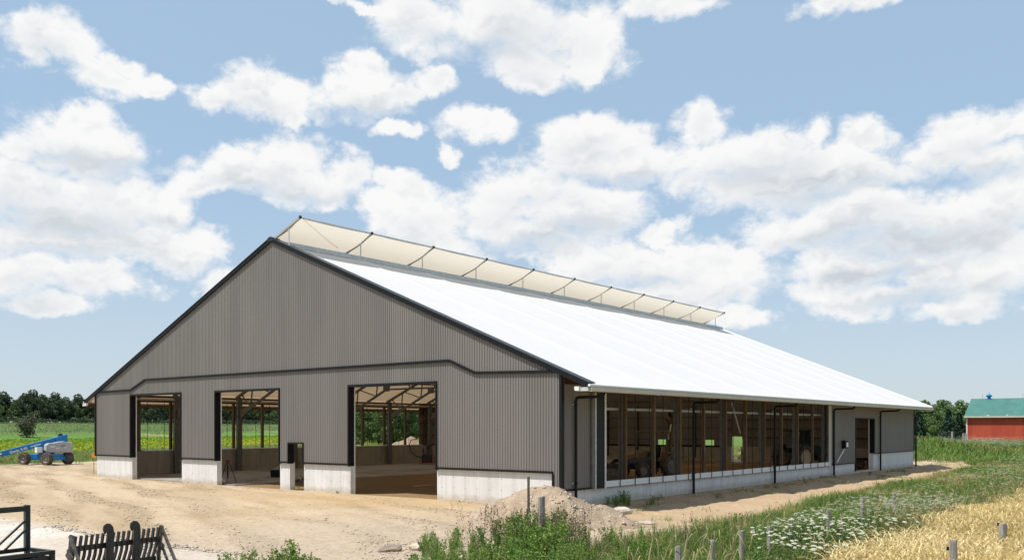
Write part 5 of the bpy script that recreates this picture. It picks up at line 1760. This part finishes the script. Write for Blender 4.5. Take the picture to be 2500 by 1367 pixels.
def patch(poly_px, n, h0, h1, zt=.0, hf=None):
    """plants whose feet fall inside a photo-pixel polygon on the ground"""
    xs = [p[0] for p in poly_px]; ys = [p[1] for p in poly_px]; out = []
    while len(out) < n:
        px, py = random.uniform(min(xs), max(xs)), random.uniform(min(ys), max(ys))
        ins = False; j = len(poly_px) - 1
        for i in range(len(poly_px)):
            if (ys[i] > py) != (ys[j] > py) and px < (xs[j] - xs[i]) * (py - ys[i]) / (ys[j] - ys[i]) + xs[i]: ins = not ins
            j = i
        if ins:
            g = G(px, py); out.append((g[0], g[1], random.uniform(h0, h1) * (hf(px) if hf else 1)))
    return out


big = patch([(1040, 1338), (1150, 1325), (1260, 1318), (1400, 1318), (1430, 1345), (1440, 1470), (1000, 1470), (1010, 1380)], 190, .40, .74, hf=lambda px: np.interp(px, [1000, 1100, 1250, 1340, 1440], [.75, .8, 1.0, 1.25, .8]))
big += patch([(1240, 1325), (1380, 1325), (1380, 1400), (1240, 1400)], 34, .75, 1.0)
weeds(big, 'leafy_weeds', 'dense leafy green weeds in front of the gravel heap')
fl_ = patch([(500, 1430), (560, 1412), (640, 1396), (760, 1392), (800, 1430), (790, 1500), (480, 1500)], 70, .40, .70)
weeds(fl_, 'roadside_weeds', 'low clump of bright green weeds at the yard edge')
rw = patch([(1390, 1345), (1560, 1318), (1800, 1290), (1960, 1270), (1960, 1330), (1860, 1380), (1750, 1470), (1420, 1470)], 190, .28, .58)
weeds(rw, 'verge_weeds', 'mixed green weeds round the fence posts')
fw_ = patch([(1840, 1345), (2050, 1275), (2200, 1235), (2360, 1190), (2480, 1150), (2500, 1180), (2300, 1265), (2100, 1360), (1970, 1420), (1820, 1440)], 330, .35, .68)
weeds(fw_, 'umbel_foliage', 'feathery green foliage under the white flowers', tmpls=[weed_plant(1.0, 6, 180 + i, leaf=.045, rad=.32, dens=40) for i in range(4)])
wb = []
for (px, py, n, h) in ((1492, 1228, 10, .42), (1520, 1226, 12, .5), (1500, 1222, 6, .35), (1585, 1222, 8, .36), (1605, 1217, 5, .3), (1975, 1176, 6, .3), (2150, 1163, 3, .25), (2205, 1150, 6, .3), (1105, 1216, 5, .4), (828, 1206, 3, .18), (728, 1190, 3, .2), (196, 1136, 3, .3)):
    for k in range(n):
        g = G(px + random.uniform(-14, 14), py + random.uniform(-2, 2)); wb.append((max(g[0], .12) if px > 1400 else g[0], g[1], h * random.uniform(.6, 1.1)))
weeds(wb, 'wall_foot_weeds', 'small dark green weeds at the foot of the concrete', m='weed_leaf', tmpls=[weed_plant(1.0, 5, 170 + i, leaf=.06, rad=.3, dens=26) for i in range(3)])
# thin seed-stalks standing above the weeds
st_ = patch([(1140, 1330), (1420, 1322), (1450, 1370), (1150, 1380)], 60, .9, 1.25) + patch([(1420, 1330), (1900, 1290), (1900, 1340), (1450, 1400)], 50, .5, .8)
SS = [weed_plant(1.0, 3, 90 + i, leaf=.030, rad=.22, dens=16) for i in range(3)]
weeds(st_, 'seed_stalks', 'thin brownish seed stalks rising over the weeds', m='red_brown_weed', tmpls=SS)


# ------------------------------------------------------------------ white umbels: the 300 that show largest are things, the rest one mass
def umbel_mesh(seed):
    r = np.random.default_rng(seed)
    hb = MB()
    n = 15; R0 = .050
    for i in range(n):
        a = i * 2.39996; rr = R0 * math.sqrt((i + .5) / n)
        z = .98 + .010 * math.cos(rr / R0 * 1.5)
        c = Vector((math.cos(a) * rr, math.sin(a) * rr, z)); s = .0155
        k = r.uniform(0, 1)
        vs = [c + Vector((math.cos(k + j * 1.2566) * s, math.sin(k + j * 1.2566) * s, r.uniform(-.004, .004))) for j in range(5)]
        hb.add(vs + [c + Vector((0, 0, .006))], [(j, (j + 1) % 5, 5) for j in range(5)])
    st = MB().tube([(0, 0, 0), (.02, .01, .5), (0, 0, .965)], [.005, .004, .003], 4, cap=False)
    for j in range(6):
        a = j * 1.05
        st.bar((0, 0, .945), (math.cos(a) * .04, math.sin(a) * .04, .975), .002, .002)
    V, F = leaf_cloud(np.stack([r.normal(0, .05, 22), r.normal(0, .05, 22), r.uniform(.1, .75, 22)], 1), .05, r)
    st.add([tuple(v) for v in V], [tuple(f) for f in F])
    return st.mesh('stem', 'flower_stem'), hb.mesh('flower_head', 'flower_white')


UM = [umbel_mesh(s) for s in range(4)]
POLY_U = [(1835, 1300), (1950, 1262), (2080, 1222), (2200, 1188), (2330, 1150), (2440, 1118), (2500, 1100), (2500, 1165), (2420, 1196), (2330, 1234), (2200, 1280), (2100, 1325), (2000, 1356), (1890, 1348)]
up_ = []
xs = [p[0] for p in POLY_U]; ys = [p[1] for p in POLY_U]
cand = []
while len(cand) < 1250:
    px, py = random.uniform(1835, 2500), random.uniform(1100, 1356)
    ins = False; j = len(POLY_U) - 1
    for i in range(len(POLY_U)):
        if (ys[i] > py) != (ys[j] > py) and px < (xs[j] - xs[i]) * (py - ys[i]) / (ys[j] - ys[i]) + xs[i]: ins = not ins
        j = i
    if not ins: continue
    if random.random() > np.interp(py, [1110, 1200, 1260, 1300, 1345], [1, 1, .7, .4, .22]): continue
    h = random.uniform(.55, 1.1)
    g = G(px, py, h)
    if fbm(np.array([g[0]]), np.array([g[1]]), 1.6, 3, 61)[0] < .47 + .12 * random.random(): continue
    if g[0] < side_edge(g[1]) + 1: continue
    cand.append((math.hypot(g[0] - CX, g[1] - CY), g[0], g[1], h))
cand.sort()
for i, (d, x, y, h) in enumerate(cand[:300]):
    z = float(ground_z(x, y))
    o = thing('umbel_flower', 'white flat-topped wildflower in the swathe between grass and wheat', 'wildflower', (x, y, z - .01), random.uniform(0, 6.28), 'white wildflowers along the wheat edge')
    k = random.uniform(.42, .85)
    o.scale = (k, k, h)
    o.rotation_euler = (random.uniform(-.1, .32), random.uniform(-.1, .30), random.uniform(-.6, .6))
    sm, hm = UM[i % 4]
    link('stem', sm, o); link('flower_head', hm, o)


def flat_head(seed):
    r = np.random.default_rng(seed); n = 7
    P_ = np.stack([r.normal(0, .030, n), r.normal(0, .030, n), r.uniform(.97, 1.0, n)], 1)
    a = np.array([(-1, -1, 0), (1, -1, 0), (1, 1, 0), (-1, 1, 0)]) * .022
    V = (P_[:, None] + a[None]).reshape(-1, 3)
    return V, np.arange(4 * n).reshape(n, 4)


rest = np.array([(x, y, h) for (d, x, y, h) in cand[300:]])
far_u = []
for k in range(1500):
    px, d = random.uniform(2285, 2540), random.uniform(84, 122)
    p = AT(px, d); far_u.append((p[0], p[1], random.uniform(.9, 1.4)))
allu = np.concatenate([rest, np.array(far_u)])
FH = [flat_head(s) for s in range(3)]
sets = []
for i in range(3):
    q = np.arange(len(allu)) % 3 == i
    P_ = np.stack([allu[q, 0], allu[q, 1], ground_z(allu[q, 0], allu[q, 1])], 1)
    dd_ = np.hypot(P_[:, 0] - CX, P_[:, 1] - CY)
    sets.append(scatter(FH[i], P_, rng.uniform(0, 6, q.sum()), allu[q, 2], hscale=np.clip(dd_ / 42, .85, 3.2), tint=np.zeros(q.sum())))
V, F, Tn = join_sets(sets)
tag(link('wildflower_mass', np_mesh('wildflower_mass', V, F, 'flower_white')), 'more distant white wildflowers fading towards the red barn', 'wildflowers', kind='stuff')

# ------------------------------------------------------------------ fence posts
def post(px, py_top, d, h, w, name, label, lean=(0, 0), m='old_wood', tilt=0):
    x, y, z = AT(px, d, py_top)
    zb = float(ground_z(x, y))
    o = MB()
    n = 10; r = random.Random(int(px))
    rs = [w / 2 * r.uniform(.9, 1.08) for _ in range(n)]
    H = z - zb
    vs = []
    for k, zz in enumerate((-.2, H * .5, H - .02, H)):
        f = (1.08, 1.0, .97, .88)[k]
        for i in range(n):
            a = i * 2 * math.pi / n
            vs.append((math.cos(a) * rs[i] * f + lean[0] * zz, math.sin(a) * rs[i] * f + lean[1] * zz, zz + (tilt * math.cos(a) * w if k >= 2 else 0)))
    fs = [(k * n + i, k * n + (i + 1) % n, (k + 1) * n + (i + 1) % n, (k + 1) * n + i) for k in range(3) for i in range(n)] + [tuple(range(3 * n, 4 * n))]
    o.add(vs, fs)
    ob = o.build(name, m)
    ob.location = (x, y, zb)
    tag(ob, label, 'fence post')
    return ob


FL = lambda px, pt: (1.95 if pt > 1290 else 1.9) * FPX / (pt - HY)
post(1656, 1331, FL(1656, 1331), 0, .125, 'fence_post', 'grey round fence post with slanted top standing in green weeds', tilt=.15)
post(1737, 1317, FL(1737, 1317), 0, .10, 'fence_post', 'slim weathered fence post half sunk among the verge weeds', lean=(.03, 0))
post(1811, 1294, FL(1811, 1294), 0, .105, 'fence_post', 'grey fence post at the start of the white flowers')
post(1878, 1283, FL(1878, 1283), 0, .09, 'fence_post', 'faint fence post overgrown by dry stalks')
post(1932, 1263, FL(1932, 1263), 0, .10, 'fence_post', 'fence post rising behind the nearest white flowers')
post(2022, 1242, FL(2022, 1242), 0, .10, 'fence_post', 'thin fence post at the grass side of the flowers')
post(2105, 1218, FL(2105, 1218), 0, .10, 'fence_post', 'distant fence post between grass and flowers')
post(2183, 1202, FL(2183, 1202), 0, .12, 'fence_post', 'thick distant fence post in the middle of the flower swathe')
p1 = post(2327, 1317, 13.1, 0, .12, 'fence_post', 'stout weathered post standing alone in the wheat, the taller of two')
p2 = post(2448, 1277, 16.0, 0, .135, 'fence_post', 'weathered post deeper in the wheat with a pale sawn top', tilt=.06)
for p, hh in ((p1, 1.08), (p2, 1.12)):
    MB().box(-.085, -.055, -.03, .03, hh - .10, hh - .05).build('insulator', 'black_trim', p)
post(1322, 1212, 21.0, 0, .17, 'fence_post', 'thick mossy stub of a wooden post in the weeds by the gravel heap', tilt=.1)
tx, ty, tz = AT(1290, 20.6, 1163)
tpz = float(ground_z(tx, ty))
tpo = thing('steel_post', 'tall rusty steel fence post rising from the weeds before the gravel heap', 'fence post', (tx, ty, tpz))
MB().box(-.028, .028, -.006, .006, -.1, tz - tpz).box(-.006, .006, .0065, .045, -.1, tz - tpz).build('shaft', 'bark', tpo)
MB().box(-.05, -.03, -.012, .0, .82, 1.0).box(.03, .05, -.012, .0, .86, 1.02).build('wire_clip', 'worn_steel', tpo)
for k, (px, pt, d) in enumerate(((2325, 1053, 118), (2352, 1057, 120), (2358, 1057, 124))):
    post(px, pt, d, 0, .26, 'gate_post', ['grey wooden gate post left of the spruce foot', 'grey wooden gate post at the red barn corner', 'rear gate post touching the red barn corner'][k])
# old round bale by the gate
bx_ = AT(2316, 114)
bl = thing('old_bale', 'dark weathered round bale lying near the gate posts', 'bale', (bx_[0], bx_[1], float(ground_z(bx_[0], bx_[1]))), .4)
MB().lathe((0, 0, .62), (1, .3, 0), [(-.6, .001), (-.6, .56), (-.5, .64), (.5, .64), (.6, .56), (.6, .001)], 18).build('bale_roll', 'red_brown_weed', bl, smooth=40)


# ------------------------------------------------------------------ gravel heap, rocks, spoil
def heap(name, label, cx_, cy_, rx_, ry_, h, rot, m, seed, n=46, flat=.25):
    mb = MB(); r = random.Random(seed)
    for j in range(n + 1):
        for i in range(n + 1):
            u, v = -1.25 + 2.5 * i / n, -1.25 + 2.5 * j / n
            rr = math.hypot(u, v)
            th = math.atan2(v, u)
            e = 1 + .14 * math.sin(2 * th + seed) + .08 * math.sin(5 * th + 1)
            rr /= e
            f = max(0.0, 1 - rr) ** 1.05
            f = f * (1 - flat) + flat * max(0, min(1, (1 - rr) * 1.6))
            x, y = u * rx_, v * ry_
            X = cx_ + x * math.cos(rot) - y * math.sin(rot); Y = cy_ + x * math.sin(rot) + y * math.cos(rot)
            nz = (mnoise.fractal(Vector((X * 1.3, Y * 1.3, seed)), .7, 2.1, 7)) * .11
            nz2 = mnoise.noise(Vector((X * .8, Y * .8, seed + 4))) * .12
            z = float(ground_z(X, Y)) - .08 + f * h + (nz + nz2) * min(1, f * 4) + f * .02
            mb.v.append((X, Y, z))
    for j in range(n):
        for i in range(n):
            k = j * (n + 1) + i
            mb.f.append((k, k + 1, k + n + 2, k + n + 1))
    return mb.mesh(name, m, smooth=40)


hp = thing('gravel_heap', 'pale heap of gravel and stones against the front right barn corner', 'heap')
mcx, mcy, _ = AT(1330, 27.0)
link('gravel', heap('gravel', '', mcx, mcy, 2.75, 2.0, 1.24, YAW - .15, 'gravel', 3, n=84, flat=.08), hp)
l2 = AT(1470, 26.2)
link('gravel', heap('gravel', '', l2[0], l2[1], 1.7, 1.1, .32, YAW, 'gravel', 8, n=40), hp)


def rock_mesh(seed, sx, sy, sz):
    r = random.Random(seed)
    bm = bmesh.new(); bmesh.ops.create_icosphere(bm, subdivisions=2, radius=1)
    for v in bm.verts:
        n = mnoise.fractal(v.co * 1.1 + Vector((seed * 3.1, 0, 0)), 1, 2, 3)
        v.co = Vector((v.co.x * sx, v.co.y * sy, max(v.co.z, -.5) * sz)) * (1 + .32 * n)
    me = bpy.data.meshes.new('rock'); bm.to_mesh(me); bm.free(); me.materials.append(M('stone'))
    return me


ROCKS = [(1510, 1276, .44, .26, .19, 'long pale boulder at the right foot of the gravel heap'),
         (1462, 1262, .36, .24, .17, 'split pale stone lying on the right slope of the gravel heap'),
         (1438, 1252, .22, .18, .14, 'small blocky stone high on the right slope of the gravel heap'),
         (1580, 1283, .26, .2, .09, 'low flat pale stone beyond the gravel heap in the grass'),
         (950, 1352, .30, .16, .11, 'flat brown rock lying alone on the yard before the weeds'),
         (1445, 1283, .18, .13, .10, 'small stone at the foot of the gravel heap above the grass'),
         (538, 1175, .16, .14, .14, 'round pale stone beside the middle doorway pier'),
         (1020, 1348, .22, .2, .12, 'pale stone at the left end of the weeds')]
for i, (px, py, sx_, sy_, sz_, lab) in enumerate(ROCKS):
    g = G(px, py)
    zz = float(ground_z(*g))
    if 1430 < px < 1520: zz += .20 if px > 1500 else .14
    o = link('rock', rock_mesh(i + 1, sx_, sy_, sz_)); o.location = (g[0], g[1], zz + sz_ * .3); o.rotation_euler = (random.uniform(-.2, .2), random.uniform(-.2, .2), YAW + random.uniform(-.4, .4))
    if 'brown' in lab: o.data.materials[0] = M('rock_brown')
    tag(o, lab, 'rock')


def pebble(seed):
    r = np.random.default_rng(seed)
    V = np.array([(1, 0, 0), (-1, 0, 0), (0, 1, 0), (0, -1, 0), (0, 0, 1), (0, 0, -1)], float) * r.uniform(.6, 1.2, (6, 1))
    F = np.array([(0, 2, 4), (2, 1, 4), (1, 3, 4), (3, 0, 4), (2, 0, 5), (1, 2, 5), (3, 1, 5), (0, 3, 5)])
    return V, F


PB = [pebble(s) for s in range(4)]
dg_ = bpy.context.evaluated_depsgraph_get()


def pebbles(pts, name, label):
    pts = np.array(pts); sets = []
    for i in range(4):
        q = np.arange(len(pts)) % 4 == i
        sets.append(scatter(PB[i], pts[q, :3], rng.uniform(0, 6, q.sum()), pts[q, 3] * .7, hscale=pts[q, 3], tint=np.zeros(q.sum())))
    V, F, Tn = join_sets(sets)
    return tag(link(name, np_mesh(name, V, F, 'stone')), label, 'stones', kind='stuff')


pts = []
for k in range(1500):                                      # on the yard, thicker along the piers and the white track
    px, py = random.uniform(0, 1400), 1165 + 200 * random.random() ** 1.2
    g = G(px, py); x, y = g
    if y > -.2 and -BW < x < 0: continue
    if fbm(np.array([x]), np.array([y]), 3.0, 4, 11)[0] < .5 and random.random() < .7: continue
    s = .012 + .035 * random.random() ** 3
    pts.append((x, y, float(ground_z(x, y)) + s * .2, s))
for (a, b) in PIERS:
    for k in range(int((b - a) * 16)):
        x, y = random.uniform(a, b), -abs(random.gauss(0, .22)) + .05; s = .015 + .05 * random.random() ** 2.5
        pts.append((x, y, float(ground_z(x, y)) + s * .25, s))
for k in range(420):                                       # windrow between yard and white track
    t = random.random(); px, py = np.interp(t, [0, .25, .55, 1], [120, 250, 420, 620]), np.interp(t, [0, .25, .55, 1], [1290, 1312, 1340, 1362])
    g = G(px + random.uniform(-8, 8), py + random.gauss(0, 3)); s = .02 + .05 * random.random() ** 2
    pts.append((g[0], g[1], float(ground_z(*g)) + s * .25, s))
for k in range(700):                                       # beside the weeds
    px, py = random.gauss(985, 55), 1352 + random.gauss(0, 16)
    g = G(px, max(py, 1290)); s = .010 + .042 * random.random() ** 4
    pts.append((g[0], g[1], float(ground_z(*g)) + s * .25, s))
for k in range(700):                                       # along the long wall
    x, y = abs(random.gauss(0, 1.3)) + .1, random.uniform(-2, 50); s = .015 + .06 * random.random() ** 3
    pts.append((x, y, float(ground_z(x, y)) + s * .25, s))
# torn clods of the same dry soil in the bands between the wheel tracks
cp = np.stack([rng.uniform(-50, 3, 90000), rng.uniform(-18, 0, 90000)], 1)
kk = clods(cp[:, 0], cp[:, 1]) * np.clip(24 / np.hypot(cp[:, 0] - CX, cp[:, 1] - CY), .1, 1)
vmk = vis_mask(cp[:, 0], cp[:, 1], np.zeros(len(cp)))[0]
cp = cp[(kk * .42 > rng.uniform(0, 1, len(cp))) & vmk][:9000]
cs = .012 + .05 * rng.uniform(0, 1, len(cp)) ** 3
cz = ground_z(cp[:, 0], cp[:, 1])
pebbles(np.stack([cp[:, 0], cp[:, 1], cz + cs * .1, cs], 1), 'soil_clods', 'dry torn clods lying between the wheel tracks of the yard').data.materials[0] = M('clod_soil')
pebbles(pts, 'loose_stones', 'loose stones and clods scattered over the bare yard')
hv = np.array([v.co[:] for o in hp.children for v in o.data.vertices if v.co.z > float(ground_z(v.co.x, v.co.y)) + .03])
sel = hv[rng.integers(0, len(hv), 1500)]
s = .010 + .075 * rng.uniform(0, 1, 1500) ** 6
pebbles(np.concatenate([sel + rng.normal(0, .03, (1500, 3)) * np.array([[1, 1, .2]]), s[:, None]], 1), 'heap_stones', 'stones studding the gravel heap')
# little sand heap in the middle doorway, spoil heap behind the barn
sx_, sy_ = G(622, 1174, .05)
sh = thing('sand_heap', 'small sand heap in the middle doorway beside the tripod', 'heap')
link('sand', heap('sand', '', sx_, sy_, 1.0, .45, .26, YAW, 'gravel', 12, n=24), sh)
dx_, dy_, _ = AT(1005, 96)
sph = thing('spoil_heap', 'brown spoil heap outside the far wall seen through the big doorway', 'heap')
link('spoil', heap('spoil', '', dx_, dy_, 4.2, 3.0, 1.9, YAW, 'spoil_soil', 15, n=44), sph)
